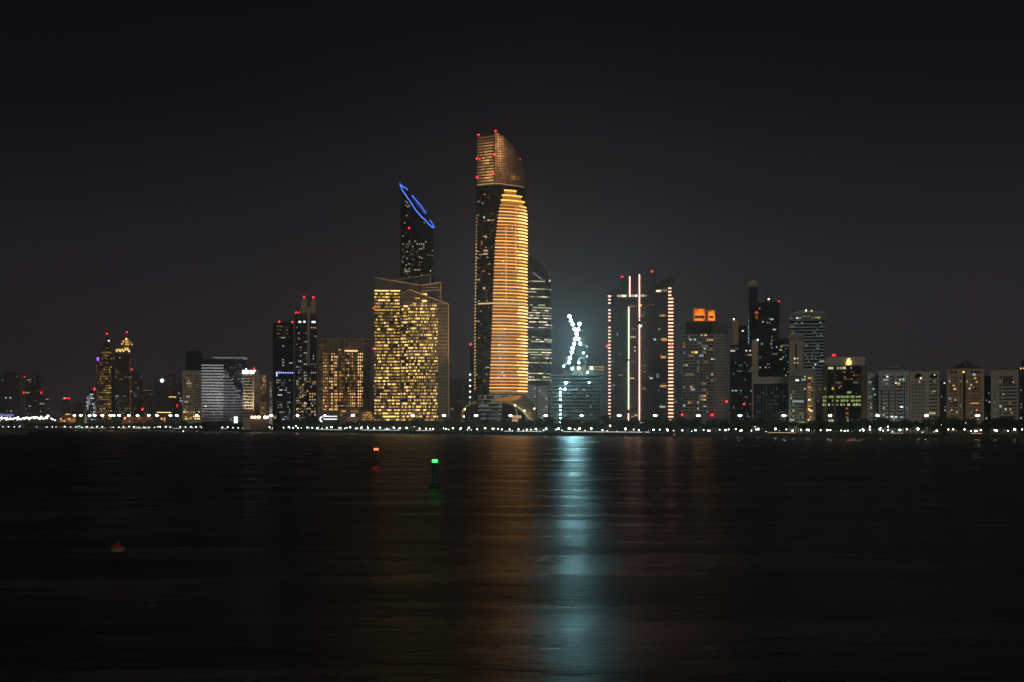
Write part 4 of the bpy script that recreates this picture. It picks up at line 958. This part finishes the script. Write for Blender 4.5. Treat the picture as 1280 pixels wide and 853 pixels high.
# rock revetment at the foot of the seawall
rnd = random.Random(3); q = MB()
for (pa, Da), (pb, Db) in zip(SH[3:-1], SH[4:]):
    L0, L1 = Vector((*at(pa, Da), 0)), Vector((*at(pb, Db), 0)); nseg = int((L1-L0).length/3.2)
    for i in range(nseg):
        p = L0.lerp(L1, i/nseg); s_ = rnd.uniform(.8, 1.7); c0 = Vector((p.x+rnd.uniform(-1, 1), p.y-1.8-rnd.uniform(0, 1.6), rnd.uniform(-.2, .5)))
        vs = [(c0.x+s_*dx*rnd.uniform(.7, 1.2), c0.y+s_*dy*rnd.uniform(.7, 1.2), c0.z+s_*dz*rnd.uniform(.6, 1)) for dx, dy, dz in ((-1, -1, -.6), (1, -1, -.6), (1, 1, -.6), (-1, 1, -.6), (-.6, -.6, .7), (.6, -.6, .6), (.6, .6, .7), (-.6, .6, .6))]
        q.add(vs, [(0, 1, 5, 4), (1, 2, 6, 5), (2, 3, 7, 6), (3, 0, 4, 7), (4, 5, 6, 7)], M['stone'])
o = q.build('rock_revetment'); tag(o, 'dark boulders heaped along the foot of the seawall', 'rocks', kind='stuff')
# rock spit at the left edge
q = MB(); Dm = 1150
for k in range(420):
    t = rnd.random()**.8; px = -70+t*104
    crest = max(0.3, min(6.0, (34-px)/34*5.5)); hgt = rnd.random()
    wy = 12*(1-hgt)*(.3+crest/6); x, y = at(px, Dm); y += rnd.uniform(-1, 1)*wy; s_ = rnd.uniform(.9, 1.9); z = hgt*crest
    vs = [(x+s_*dx*rnd.uniform(.7, 1.3), y+s_*dy*rnd.uniform(.7, 1.3), z+s_*dz*rnd.uniform(.6, 1)) for dx, dy, dz in ((-1, -1, -.8), (1, -1, -.8), (1, 1, -.8), (-1, 1, -.8), (-.6, -.6, .5), (.6, -.6, .5), (.6, .6, .5), (-.6, .6, .5))]
    q.add(vs, [(0, 1, 5, 4), (1, 2, 6, 5), (2, 3, 7, 6), (3, 0, 4, 7), (4, 5, 6, 7)], M['stone'])
X0, X1 = at(-75, Dm)[0], at(35, Dm)[0]
q.add([(X0, Dm-12, -.5), (X1, Dm-2, -.5), (X1, Dm+2, -.5), (X0, Dm+12, -.5), (X0, Dm-2, 6), (at(0, Dm)[0], Dm-1.5, 5.2), (at(0, Dm)[0], Dm+1.5, 5.2), (X0, Dm+2, 6)], [(0, 1, 5, 4), (4, 5, 6, 7), (1, 2, 6, 5), (2, 3, 7, 6)], M['stone'])
tag(q.build('breakwater'), 'black rock breakwater running in from the left picture edge', 'breakwater')

# water: long exposure sea, averaged ripples
wm = bpy.data.materials.new('sea_water'); wm.use_nodes = True; nt = wm.node_tree; p = nt.nodes['Principled BSDF']
p.inputs['Base Color'].default_value = (.004, .005, .006, 1); p.inputs['IOR'].default_value = 1.33; p.inputs['Specular IOR Level'].default_value = .95; p.inputs['Anisotropic'].default_value = .8
tg = nt.nodes.new('ShaderNodeCombineXYZ'); tg.inputs['Y'].default_value = 1; nt.links.new(tg.outputs['Vector'], p.inputs['Tangent'])
tc = nt.nodes.new('ShaderNodeTexCoord')
def wave(sc, rot, scale, det, rough=.55, dist=0.0):
    mp = nt.nodes.new('ShaderNodeMapping'); mp.inputs['Scale'].default_value = sc; mp.inputs['Rotation'].default_value = (0, 0, math.radians(rot))
    n_ = nt.nodes.new('ShaderNodeTexNoise'); n_.inputs['Scale'].default_value = scale; n_.inputs['Detail'].default_value = det; n_.inputs['Roughness'].default_value = rough
    n_.inputs['Distortion'].default_value = dist
    nt.links.new(tc.outputs['Object'], mp.inputs['Vector']); nt.links.new(mp.outputs['Vector'], n_.inputs['Vector']); return n_
n1 = wave((.30, 1, 1), 5, .10, 6, .62, 0); n2 = wave((.42, 1, 1), -5, 1.5, 6, .68, 0); n3 = wave((.28, 1, 1), 4, .34, 5, .6, 0)
mr = nt.nodes.new('ShaderNodeMapRange'); mr.inputs['From Min'].default_value = .36; mr.inputs['From Max'].default_value = .64
mr.inputs['To Min'].default_value = .24; mr.inputs['To Max'].default_value = .34
nt.links.new(n1.outputs['Fac'], mr.inputs['Value']); nt.links.new(mr.outputs['Result'], p.inputs['Roughness'])
b1 = nt.nodes.new('ShaderNodeBump'); b1.inputs['Strength'].default_value = .5; b1.inputs['Distance'].default_value = .95
nt.links.new(n1.outputs['Fac'], b1.inputs['Height'])
b2 = nt.nodes.new('ShaderNodeBump'); b2.inputs['Strength'].default_value = .5; b2.inputs['Distance'].default_value = .19
nt.links.new(n2.outputs['Fac'], b2.inputs['Height']); b3 = nt.nodes.new('ShaderNodeBump'); b3.inputs['Strength'].default_value = .5; b3.inputs['Distance'].default_value = .42; nt.links.new(n3.outputs['Fac'], b3.inputs['Height']); nt.links.new(b1.outputs['Normal'], b3.inputs['Normal'])
nt.links.new(b3.outputs['Normal'], b2.inputs['Normal']); nt.links.new(b2.outputs['Normal'], p.inputs['Normal'])
q = MB(); q.add([(-4700, -250, 0), (4700, -250, 0), (4700, 5700, 0), (-4700, 5700, 0)], [(0, 1, 2, 3)], wm)
tag(q.build('water'), kind='structure')

# ================= lamps =================
ORD = ['first', 'second', 'third', 'fourth', 'fifth', 'sixth', 'seventh', 'eighth', 'ninth', 'tenth', 'eleventh', 'twelfth', 'thirteenth', 'fourteenth', 'fifteenth', 'sixteenth', 'seventeenth', 'eighteenth', 'nineteenth', 'twentieth']+['twenty-'+w for w in ('first', 'second', 'third', 'fourth', 'fifth', 'sixth', 'seventh', 'eighth', 'ninth')]+['thirtieth']+['thirty-'+w for w in ('first', 'second', 'third', 'fourth', 'fifth', 'sixth', 'seventh', 'eighth', 'ninth')]+['fortieth']+['forty-'+w for w in ('first', 'second', 'third', 'fourth', 'fifth', 'sixth', 'seventh', 'eighth', 'ninth')]+['%dth' % k for k in range(50, 99)]
ZONE = sorted([((a+c)/2, a, c, s) for a, c, _, s in BLD])
def zone(px):
    if px < 60: return 'far towers at the left edge'
    return min(ZONE, key=lambda t: 0 if t[1] <= px <= t[2] and t[2]-t[1] < 60 else min(abs(px-t[1]), abs(px-t[2]))+.2)[3]
COUNT = {}
def named(kind, px, what):
    z = zone(px); k = (kind, z); COUNT[k] = COUNT.get(k, 0)+1; i = COUNT[k]
    return f"{what} before the {z}, {ORD[i-1]} from left"

def make_lamp(h, head_r, mt, name, two=False, pole_r=.14, globe=False):
    r = empty(name, (0, 0, 0))
    q = MB(); q.bar((0, 0, 0), (0, 0, h), pole_r, M['metal'], 8, pole_r*.6); a = q.build('pole', r)
    kids = [a]
    q = MB()
    if globe: q.ball((0, 0, h+head_r*.8), head_r, mt, 10, 7)
    else: q.lathe([(head_r*.5, h-.2), (head_r, h+.1), (head_r, h+.55), (head_r*.3, h+1)], mt, 12)
    hd = q.build('lamp_head', r); kids.append(hd)
    if not globe:
        q = MB(); q.lathe([(head_r*.35, h+1.01), (head_r*.35, h+1.3), (.05, h+1.5)], M['metal'], 8); kids.append(q.build('lamp_cap', r))
    remember(r, kids); return r
MAST = em('mast_lamp', (1, .95, .88), 22, True); MASTG = em('mast_lamp', (.75, 1, .92), 22, True); PROM = em('globe_lamp', (.72, 1, .88), 11, True); GARD = em('garden_lamp', (.95, 1, .93), 14, True)
def place(proto, lst, kind, what, cat, group):
    first = True; lst = sorted(lst)
    for px, D_, s_ in lst:
        o = proto if first else copy_tree(proto); first = False
        o.location = (*at(px, D_), LAND); o.scale = (s_, s_, s_); o.rotation_euler = (0, 0, 0)
        tag(o, named(kind, px, what), cat, group)
mp_ = [93, 101, 112, 118.5, 128, 138, 142, 149, 161, 172, 186, 196, 213, 221, 246, 275.5, 339, 406, 441, 478, 516, 555, 595, 682, 774, 819, 873, 925, 980, 1158, 1222]
def mD(px): return shoreD(px)+64
def mast_scale(px): return (zat(519.3, mD(px))-LAND)/14.6
big = make_lamp(14, 1.5, MAST, 'street_lamp', pole_r=.22)
place(big, [(x, mD(x), mast_scale(x)) for x in mp_], 'mast', 'tall white street lamp', 'street lamp', 'tall street lamps along the waterfront road')
bigg = make_lamp(14, 1.3, MASTG, 'street_lamp', pole_r=.22)
place(bigg, [(x, mD(x), mast_scale(x)) for x in (372, 638, 727, 1037.5, 1097)], 'mastg', 'tall greenish street lamp', 'street lamp', 'tall street lamps along the waterfront road')
# promenade globes
lst = []; px = -4.0
while px < 1284:
    D_ = shoreD(px)+7; gap = 13.5 if px > 440 else 15.5
    if not (28 < px < 48) and not (70 < px < 76) and R() > .10: lst.append((px, D_+R()*5, .72+.42*R()))
    dx = gap/ math.hypot(D_/F, (shoreD(px+5)-shoreD(px-5))/10)
    px += max(dx, 4.6)*(.9+.2*R())
gl_ = make_lamp(3.0, .62, PROM, 'promenade_lamp', pole_r=.06, globe=True)
place(gl_, lst, 'globe', 'small promenade globe lamp', 'lamp', 'globe lamps along the promenade')
# garden and forecourt lamps further in
lst = [(x, shoreD(x)+72+R()*20, .8+.5*R()) for x in
       (127, 156, 206, 211, 247, 250, 301, 306, 321, 336, 343, 346.5, 358, 361, 370, 375, 381, 389, 400, 450, 459, 482, 489, 500, 503, 518, 536, 567, 596, 601, 625, 641, 710, 745, 763, 783, 793, 812, 816, 830, 857, 884, 918, 944, 972, 982, 992, 1003, 1014, 1019, 1021, 1029, 1052, 1062, 1087, 1091, 1101, 1104, 1110, 1117, 1123, 1126, 1129, 1137, 1152, 1177, 1184, 1207, 1209, 1216, 1234, 1237, 1240)]
gd = make_lamp(5.2, .62, GARD, 'garden_lamp', pole_r=.08, globe=True)
place(gd, lst, 'garden', 'low white tree-line lamp', 'lamp', 'low lamps among the waterfront trees')
PATH = em('path_lamp', (.92, 1, .86), 12, True)
pl_ = make_lamp(2.6, .3, PATH, 'path_lamp', pole_r=.05, globe=True)
lst = []
px = 46.0
while px < 1282:
    D_ = shoreD(px)+11+R()*32; lst.append((px, D_, .6+.75*R())); px += 3+R()*16
place(pl_, lst, 'path', 'tiny pale path lamp', 'lamp', 'path lamps scattered under the waterfront trees')
# quay floodlights, far left
QF = em('quay_floodlight', (1, .97, .92), 9, True)
lst = []
for k in range(60):
    t = k/59; px = -2+t*62
    if k % 7 == 5: continue
    lst.append((px+R()*1.5, 2330+R()*160, (zat((522.6-2.4*t)+R()*2.2, 2400)-LAND)/9.6*(.85+.25*R())))
lst += [(2, 2350, 2.2), (4, 2350, 2.35), (19, 2380, 2.05), (44, 2380, 1.95), (66, 2330, 1.75), (69, 2330, 1.55), (75, 2330, 1.9), (86, 2330, 1.5), (88, 2330, 1.2), (64, 2330, 1.9)]
qf = make_lamp(9, .55, QF, 'quay_floodlight', pole_r=.12, globe=True)
place(qf, lst, 'quay', 'dazzling quay floodlight', 'floodlight', 'floodlights massed on the far quay')
# teal lamps near px 98-110
tl = make_lamp(4, .7, em('teal_lamp', (.15, 1, .75), 5, True), 'green_lamp', globe=True)
place(tl, [(99.5, 2110, 1), (103, 2110, .8), (109, 2110, 1.3)], 'teal', 'small teal green lamp', 'lamp', 'teal lamps on the far shore')

# promenade balustrade; lamp light on its wall painted as glowing strips
def bal(px0, px1, k, label, mt):
    r0 = at(px0, shoreD(px0)+2.2); r1 = at(px1, shoreD(px1)+2.2); r = empty('balustrade', (*r0, LAND+.8)); tag(r, label, 'balustrade', 'lit lengths of promenade balustrade')
    d = Vector((r1[0]-r0[0], r1[1]-r0[1], 0)); q = MB(); q.bar((0, 0, 1.0), d+Vector((0, 0, 1.0)), .12, M['metal']); q.build('rail', r)
    q = MB(); q.bar((0, 0, .5), d+Vector((0, 0, .5)), .2, mt); q.build('light_strip', r)
    n_ = max(2, int(d.length/4))
    q = MB()
    for i in range(n_+1): c = d*(i/n_); q.box(c.x-.08, c.x+.08, c.y+.2, c.y+.36, -.6, 1.05, M['metal'])
    q.build('baluster_row', r)
BW = em('rail_glow', (1, .93, .78), 1.3); BWC = em('rail_glow', (.75, 1, .88), 1.6)
for i, (a, c, m_, w) in enumerate(((96, 105, BWC, 'white'), (107, 132, BW, 'cream'), (150, 158, BWC, 'white'), (166, 186, BWC, 'white'), (216, 226, BWC, 'greenish'), (272, 284, BW, 'cream'), (338, 346, BW, 'cream'), (396, 428, BWC, 'greenish'), (450, 486, BWC, 'greenish'), (487, 500, BW, 'cream'), (520, 540, BW, 'cream'),
    (630, 640, BW, 'cream'), (646, 678, BW, 'cream'), (704, 716, BW, 'cream'), (718, 757, BW, 'cream'), (759, 783, BW, 'cream'), (785, 803, BW, 'cream'), (806, 812, BW, 'cream'), (960, 994, em('rail_glow', (1, .7, .4), .8), 'amber'), (1113, 1128, em('rail_glow', (1, .55, .35), .7), 'pinkish'), (1214, 1227, em('rail_glow', (1, .6, .4), .8), 'pinkish'))):
    bal(a, c, i, named('bal'+w, (a+c)/2, f'{w} lit seawall balustrade'), m_)

# ================= trees =================
def make_tree(seed, mt, h=8.5, w=4.2):
    rr = random.Random(seed); r = empty('waterfront_tree', (0, 0, 0)); q = MB()
    th = h*.42; q.bar((0, 0, -.2), (rr.uniform(-.2, .2), 0, th), .26, M['bark'], 7, .18)
    lob = []
    for k in range(6):
        a = rr.uniform(0, 2*PI); d = rr.uniform(.2, .62)*w; c = Vector((math.cos(a)*d, math.sin(a)*d*.9, h*rr.uniform(.48, .84))); lob.append((c, rr.uniform(.30, .48)*w))
        q.bar((0, 0, th*.8), c, .13, M['bark'], 5, .04)
    lob.append((Vector((0, 0, h*.68)), w*.5))
    t = q.build('trunk', r)
    q = MB()
    for c, rad in lob:
        for k in range(120):
            d = Vector((rr.gauss(0, 1), rr.gauss(0, 1), rr.gauss(0, 1))).normalized()*rad*rr.random()**.4; d.z *= .75; p0 = c+d
            s_ = rr.uniform(.22, .5); ax = Vector((rr.gauss(0, 1), rr.gauss(0, 1), rr.gauss(0, 1))).normalized(); bx = ax.cross(Vector((rr.gauss(0, 1), rr.gauss(0, 1), rr.gauss(0, 1)))).normalized()
            q.add([p0-ax*s_, p0+bx*s_*.6, p0+ax*s_, p0-bx*s_*.6], [(0, 1, 2, 3)], mt)
    c = q.build('crown', r); remember(r, [t, c]); return r
q = MB(); rh = random.Random(21)
for i in range(5200):
    px = rh.uniform(8, 1290); D_ = shoreD(px)+16+rh.random()*5; x, y = at(px, D_); z = LAND+rh.random()**.6*2.0; s_ = rh.uniform(.3, .7)
    ax = Vector((rh.gauss(0, 1), rh.gauss(0, 1), rh.gauss(0, 1))).normalized(); bx = ax.cross(Vector((rh.gauss(0, 1), rh.gauss(0, 1), rh.gauss(0, 1)))).normalized(); p0 = Vector((x, y, z))
    q.add([p0-ax*s_, p0+bx*s_*.6, p0+ax*s_, p0-bx*s_*.6], [(0, 1, 2, 3)], M['leaf'])
tag(q.build('shrubbery'), 'dark low shrubs behind the promenade', 'shrubs', kind='stuff')
protos = [make_tree(i, M['leaf'], 7.6+.5*i, 4.0+.3*(i % 3)) for i in range(5)]
pale = [make_tree(11+i, M['leaf_lamplit'], 6.5, 3.6) for i in range(2)]
used = set(); items = []
px = 10.0
while px < 1286:
    D_ = shoreD(px)+18+R()*22; gap = 5.2 if px > 440 else 6.2
    if not (14 < px < 30 and R() < .7): items.append((px, D_, protos[int(R()*5)], .95+.5*R(), 'dark round crowned tree'))
    if R() < .72: items.append((px+3, D_+12+R()*6, protos[int(R()*5)], 1.0+.45*R(), 'dark round crowned tree'))
    px += gap/(D_/F)*(.75+.5*R())
for px, s_ in ((14, 1.5), (52, 1.6), (57, 1.3), (143, .9), (187, 1.1), (341, 1.1), (500, 1.0), (569, .9), (672, 1.1), (718, 1.2), (815, .9), (838, 1), (925, 1.25), (947, .9), (1012, .9), (1153, 1.3), (1167, 1.1), (1198, 1.1), (1229, 1.3), (1281, 1.1), (968, 1)):
    items.append((px, shoreD(px)+55, pale[int(R()*2)], s_, 'lamp-lit yellow-green tree'))
for px, s_ in ((1248, 1.1), (1254, 1.35), (1260, 1.4), (1266, 1.25), (1272, 1.1), (1244, .9), (1069, 1.2), (1063, 1.1), (1042, 1), (974, 1.1), (545, 1.25), (552, 1.2), (528, 1.2)):
    items.append((px, shoreD(px)+22, protos[int(R()*5)], s_, 'tall black tree'))
for px, D_, pr, s_, what in sorted(items, key=lambda t: t[0]):
    if pr.name in used: o = copy_tree(pr)
    else: o = pr; used.add(pr.name)
    o.location = (*at(px, D_), LAND-.02); o.scale = (s_, s_, s_*(.9+.2*R())); o.rotation_euler = (0, 0, R()*6.28)
    tag(o, named(what, px, what), 'tree', 'trees along the waterfront')
for pr in protos+pale:
    if pr.name not in used:
        for c in KIDS[pr.name]: bpy.data.objects.remove(c)
        bpy.data.objects.remove(pr)

# ================= low shore things, far left =================
b = B('shore_pavilion', 'low pavilion glowing orange red on the far shore', 73, 96, 2200, None)
b.box('wall', 74, 95, 522, None, 0, 16, M['terracotta']); b.prism('roof', [(73, 522), (79, 519.5), (90, 519.5), (96, 522)], -2, 18, M['terracotta'])
b.grid(75, 94.5, 522.8, 527.8, 9, 2, .8, .75, (('o3', .45), ('o2', .4), ('w4', .1)), M['winglass'], run=.1); b.done()
b = B('obelisk', 'slender amber lit obelisk beside the teal lamps', 105.4, 108.4, 2150, None, cat='obelisk')
b.prism('shaft', [(105.4, None), (106.3, 518.5), (106.9, 517), (107.5, 518.5), (108.4, None)], 0, 3, em('shaft_glow', (1, .62, .25), .3)); b.box('plinth', 104.6, 109.2, 527.5, None, -1, 4, M['concrete']); b.done()  # amber lighting of the shaft painted as emission
b = B('shore_arcade', 'long low arcade with faint red orange lit openings', 153, 191, 2050, None)
b.box('wall', 153, 191, 520.8, None, 0, 14, M['terracotta']); b.box('roof', 152, 192, 519.8, 520.7, -1, 15, M['dusk'])
b.grid(154, 190.5, 521.5, 527, 15, 2, .7, .55, (('o2', .3), ('o3', .08)), M['winglass'], run=.5); b.w1(156.3, 523, 2.2, 2.6, 'w4', -.3); b.w1(162, 526.6, 2, 1.6, 'w3', -.3); b.done()
b = B('billboard', 'long blue lit billboard with pale lettering at the left edge', -8, 18.5, 2300, None, cat='billboard')
b.box('panel', -8, 18, 517.4, 521.6, 0, 1, em('blue_board', (.10, .13, .55), .5))
for x, w in ((1.5, 2.4), (4.6, 2), (6.4, 1), (8.8, 1.6), (10.9, 1.8), (12.8, 1.4), (14.8, 1.6), (16, .7)): b.w1(x, 519.2, w*.8, 1.3, em('board_letter', (.6, .68, 1), 1.0), -.2)
for x in (-6, 5, 16): b.box('leg', x-.3, x+.3, 521.7, None, .2, .8, M['darkmetal'])
b.done()
b = B('kiosk', 'small terrace kiosk with bright amber window left of the round lamp tower road', 199.5, 208, 1980, None)
b.box('wall', 200, 208, 521, None, 0, 8, M['brown']); b.w1(202, 523.6, 2, 2, 'w4', -.2); b.w1(205.7, 524.3, 1.6, 4.4, em('amber_sign', (1, .4, .08), 1.4), -.2); b.box('roof', 199.5, 208.4, 520.2, 520.9, -1, 9, M['dusk']); b.done()

# ================= sea marks =================
def navbuoy(px, pyb, label, hull_w, paint, lamp, top_py, col_w, lampw):
    D_ = CAMZ*F/(pyb-HOR); S = D_/F; r = empty('navigation_beacon', (*at(px, D_), 0)); tag(r, label, 'beacon', 'lit navigation beacons'); rw = hull_w*S/2
    q = MB(); q.lathe([(rw*.7, -.5), (rw, -.1), (rw, .28), (rw*.85, .42), (rw*.45, .6)], paint, 28); q.build('hull', r, smooth=False)
    q = MB(); q.lathe([(rw*1.03, -.02), (rw*1.05, .07), (rw*1.03, .16)], M['blackpaint'], 28); q.build('fender', r)
    zt = CAMZ-(top_py-HOR)*S; cw = col_w*S/2
    q = MB(); q.lathe([(cw*1.15, .6), (cw, .8), (cw*.86, zt-.35), (cw*1.1, zt-.3), (cw*1.1, zt-.2)], paint, 24); q.build('column', r)
    q = MB()
    for s_ in (-1, 1): q.bar((s_*.16, -cw*1.15, .6), (s_*.16, -cw*1.0, zt-.3), .02, M['metal'])
    for k in range(int((zt-1)/.3)): q.bar((-.16, -cw*1.1, .8+k*.3), (.16, -cw*1.1, .8+k*.3), .014, M['metal'])
    q.build('ladder', r)
    q = MB(); q.lathe([(cw*1.5, zt-.2), (cw*1.5, zt-.12)], M['metal'], 24)
    for i in range(8):
        a = 2*PI*i/8; q.bar((cw*1.4*math.cos(a), cw*1.4*math.sin(a), zt-.12), (cw*1.4*math.cos(a), cw*1.4*math.sin(a), zt+.05), .015, M['metal'])
    q.build('gallery', r)
    lw = lampw*S/2; q = MB(); q.lathe([(lw*.7, zt-.1), (lw, zt-.02), (lw, zt+.24), (lw*.6, zt+.32)], lamp, 20); q.build('lantern', r)
    q = MB(); q.lathe([(lw*.4, zt+.325), (lw*.35, zt+.42), (.02, zt+.5)], M['darkmetal'], 12); q.build('lantern_cap', r)
    return r
navbuoy(543.6, 609.5, 'green navigation beacon with a glowing green lantern, the nearer of the two', 15, M['greenpaint'], em('green_lantern', (.03, 1, .12), 4.5, True), 577.3, 7.2, 7)
navbuoy(470.2, 581.5, 'red navigation beacon with a glowing red lantern, the farther of the two', 10, M['redpaint'], em('red_lantern', (1, .06, .03), 9, True), 562.3, 3.4, 5.6)
D_ = CAMZ*F/(689.5-HOR); r = empty('mooring_float', (*at(146.8, D_), 0)); tag(r, 'round red and white mooring float on the dark water', 'float')
q = MB(); rd = .5
def cap(a0, a1, mt, n=9): q.lathe([(max(.01, rd*math.cos(math.radians(a0+(a1-a0)*i/n))), .14+rd*.82*math.sin(math.radians(a0+(a1-a0)*i/n))) for i in range(n+1)], mt, 28)
cap(-60, 14, mat('dull_white_paint', (.20, .15, .11), .6, 0, .3, 6)); q.build('lower_half', r, smooth=True)  # white half in a dull brownish tone
q = MB(); cap(14.5, 88, mat('orange_red_paint', (.20, .035, .015), .45, 0, .2, 5)); q.build('upper_half', r, smooth=True)
q = MB(); q.tube([(.09*math.cos(t), 0, .60+.09*math.sin(t)) for t in [2*PI*i/12 for i in range(12)]], .018, M['metal'], 6, True); q.build('lifting_ring', r)
# small spar buoy before the seawall
D_ = CAMZ*F/(548.6-HOR); r = empty('spar_buoy', (*at(843, D_), 0)); tag(r, 'tiny red spar buoy close under the far seawall', 'buoy')
q = MB(); q.lathe([(.9, -.3), (1, .3), (.5, .8), (.28, 1.0), (.28, 2.2)], M['redpaint'], 14); q.build('hull', r)
q = MB(); q.ball((0, 0, 2.55), .35, em('dim_red_lamp', (1, .12, .2), 1.6), 10, 6); q.build('lantern', r)
# small green lit buoy near px 229
D_ = CAMZ*F/(541.6-HOR); r = empty('spar_buoy', (*at(229, D_), 0)); tag(r, 'tiny buoy with a white lamp off the far left shore', 'buoy')
q = MB(); q.lathe([(.9, -.3), (1, .3), (.4, .9), (.3, 1.4)], M['greenpaint'], 14); q.build('hull', r); q = MB(); q.ball((0, 0, 2.0), .65, em('buoy_lamp', (.8, 1, .7), 3, True), 10, 6); q.build('lantern', r)
# small motor boat
def boat(px, pyb, Lm, label, lamp):
    D_ = CAMZ*F/(pyb-HOR); r = empty('motor_boat', (*at(px, D_), 0)); tag(r, label, 'boat'); h = Lm/2
    st = [(-h, .95, .55), (-h*.4, 1.1, .6), (h*.3, 1.0, .7), (h*.75, .55, .85), (h, .04, 1.0)]; vs = []
    for x, w, z in st: vs += [(x, -w, z), (x, -w*.6, -.15), (x, w*.6, -.15), (x, w, z)]
    fs = [(4*i+k, 4*i+4+k, 4*i+5+k, 4*i+1+k) for i in range(4) for k in range(3)]+[(4*i+3, 4*i+7, 4*i+4, 4*i) for i in range(4)]+[(0, 1, 2, 3)]
    q = MB(); q.add(vs, fs, M['whitepaint']); q.build('hull', r)
    q = MB(); q.box(-h*.3, h*.25, -.6, .6, .6, 1.7, M['whitepaint']); c = q.build('cabin', r)
    q = MB(); q.box(-h*.2, h*.28, -.63, .63, 1.1, 1.5, M['winglass']); q.build('window', c)
    q = MB(); q.bar((0, 0, 1.7), (0, 0, 2.5), .04, M['metal']); q.build('mast', r)
    q = MB(); q.box(-h*.95, -h*.2, -.99, -.93 if False else -1.12, .62, .78, lamp); q.build('deck_light', r)
    return r
boat(1067, 551.8, 8, 'small white boat with a red deck light before the right shore', em('red_deck_light', (1, .05, .15), .9, True))
boat(136, 538.8, 12, 'small boat showing dim red deck light off the far left shore', em('red_deck_light', (1, .08, .06), .35, True))

# ================= haze =================
HAZE = True
if HAZE:
    hm = bpy.data.materials.new('night_haze'); hm.use_nodes = True; nt = hm.node_tree; nt.nodes.clear()
    out = nt.nodes.new('ShaderNodeOutputMaterial'); pv = nt.nodes.new('ShaderNodeVolumePrincipled')
    pv.inputs['Color'].default_value = (.92, .92, .95, 1); pv.inputs['Density'].default_value = .00018; pv.inputs['Anisotropy'].default_value = .75
    nt.links.new(pv.outputs['Volume'], out.inputs['Volume'])
    q = MB(); q.box(-4800, 4800, -300, 5800, -1, 350, hm); o = q.build('haze'); tag(o, kind='stuff')

# ================= sky, city fill, camera =================
w = bpy.data.worlds.new('World'); bpy.context.scene.world = w; w.use_nodes = True; nt = w.node_tree
bg = nt.nodes['Background']
tc = nt.nodes.new('ShaderNodeTexCoord'); sp = nt.nodes.new('ShaderNodeSeparateXYZ'); nt.links.new(tc.outputs['Generated'], sp.inputs['Vector'])
cr = nt.nodes.new('ShaderNodeValToRGB'); nt.links.new(sp.outputs['Z'], cr.inputs['Fac'])
e = cr.color_ramp.elements
e[0].position = 0.0; e[0].color = srgb(58, 56, 56); e[1].position = 1.0; e[1].color = srgb(4, 4, 6)
for pos, c in ((.045, (54, 50, 53)), (.10, (44, 41, 45)), (.17, (29, 27, 32)), (.24, (17, 15, 21)), (.32, (9, 8, 13))):
    k = e.new(pos); k.color = srgb(*c)
nt.links.new(cr.outputs['Color'], bg.inputs['Color'])
mr2 = nt.nodes.new('ShaderNodeMapRange'); mr2.inputs['From Min'].default_value = -.4; mr2.inputs['From Max'].default_value = .4; mr2.inputs['To Min'].default_value = .72; mr2.inputs['To Max'].default_value = 1.08
nt.links.new(sp.outputs['X'], mr2.inputs['Value']); nt.links.new(mr2.outputs['Result'], bg.inputs['Strength'])

sd = bpy.data.lights.new('city_fill', 'SUN'); sd.energy = .42; sd.angle = math.radians(10); sd.color = (1, .93, .82)
so = bpy.data.objects.new('city_fill', sd); C.objects.link(so); so.rotation_euler = (math.radians(58), 0, math.radians(22))  # added lamp behind the camera, standing in for diffuse city light
# warm uplight at the foot of the cream office
def uplight(px, py, D, e_, col, rz=0, tilt=0, size=80):
    ld = bpy.data.lights.new('facade_uplight', 'SPOT'); ld.energy = e_; ld.color = col; ld.spot_size = math.radians(size); ld.spot_blend = .8; ld.shadow_soft_size = .4
    o = bpy.data.objects.new('facade_uplight', ld); C.objects.link(o); o.location = (*at(px, D), zat(py, D)); o.rotation_euler = (math.radians(180-tilt), 0, rz); return o
uplight(310, 527, 1600, 130000, (1, .80, .58), 0, 24, 70)
uplight(841, 526, 1192, 12000, (1, .75, .5), 0, 10, 60)
uplight(266, 530, 1640, 160000, (.95, .92, 1), .15, 38, 100)
uplight(290, 530, 1640, 120000, (.95, .92, 1), .15, 38, 100)
uplight(553, 530, 1285, 420000, (1, .60, .30), 0, 14, 50)
uplight(530, 372, 1318, 7000, (1, .62, .30), 0, 20, 120)
uplight(500, 358, 1318, 7000, (1, .62, .30), 0, 20, 120)
uplight(655, 528, 1325, 60000, (1, .72, .42), 0, 40, 110)
uplight(581, 528, 1345, 9000, (1, .66, .36), 0, 25, 100)
cd = bpy.data.cameras.new('camera'); cd.lens = 45; cd.sensor_width = 36; cd.clip_end = 20000; cd.clip_start = .5
cd.shift_y = (HOR-426.5)/1280
co = bpy.data.objects.new('camera', cd); C.objects.link(co); co.location = (0, 0, CAMZ); co.rotation_euler = (PI/2, 0, 0)
S = bpy.context.scene; S.camera = co
S.render.engine = 'CYCLES'
S.view_settings.view_transform = 'Standard'; S.view_settings.look = 'None'; S.view_settings.gamma = 1; S.view_settings.exposure = 0
S.cycles.use_denoising = True; S.cycles.max_bounces = 5; S.cycles.diffuse_bounces = 2; S.cycles.glossy_bounces = 2; S.cycles.volume_bounces = 0
S.cycles.sample_clamp_indirect = 8; S.cycles.caustics_reflective = True; S.cycles.use_light_tree = True
S.cycles.volume_max_steps = 64
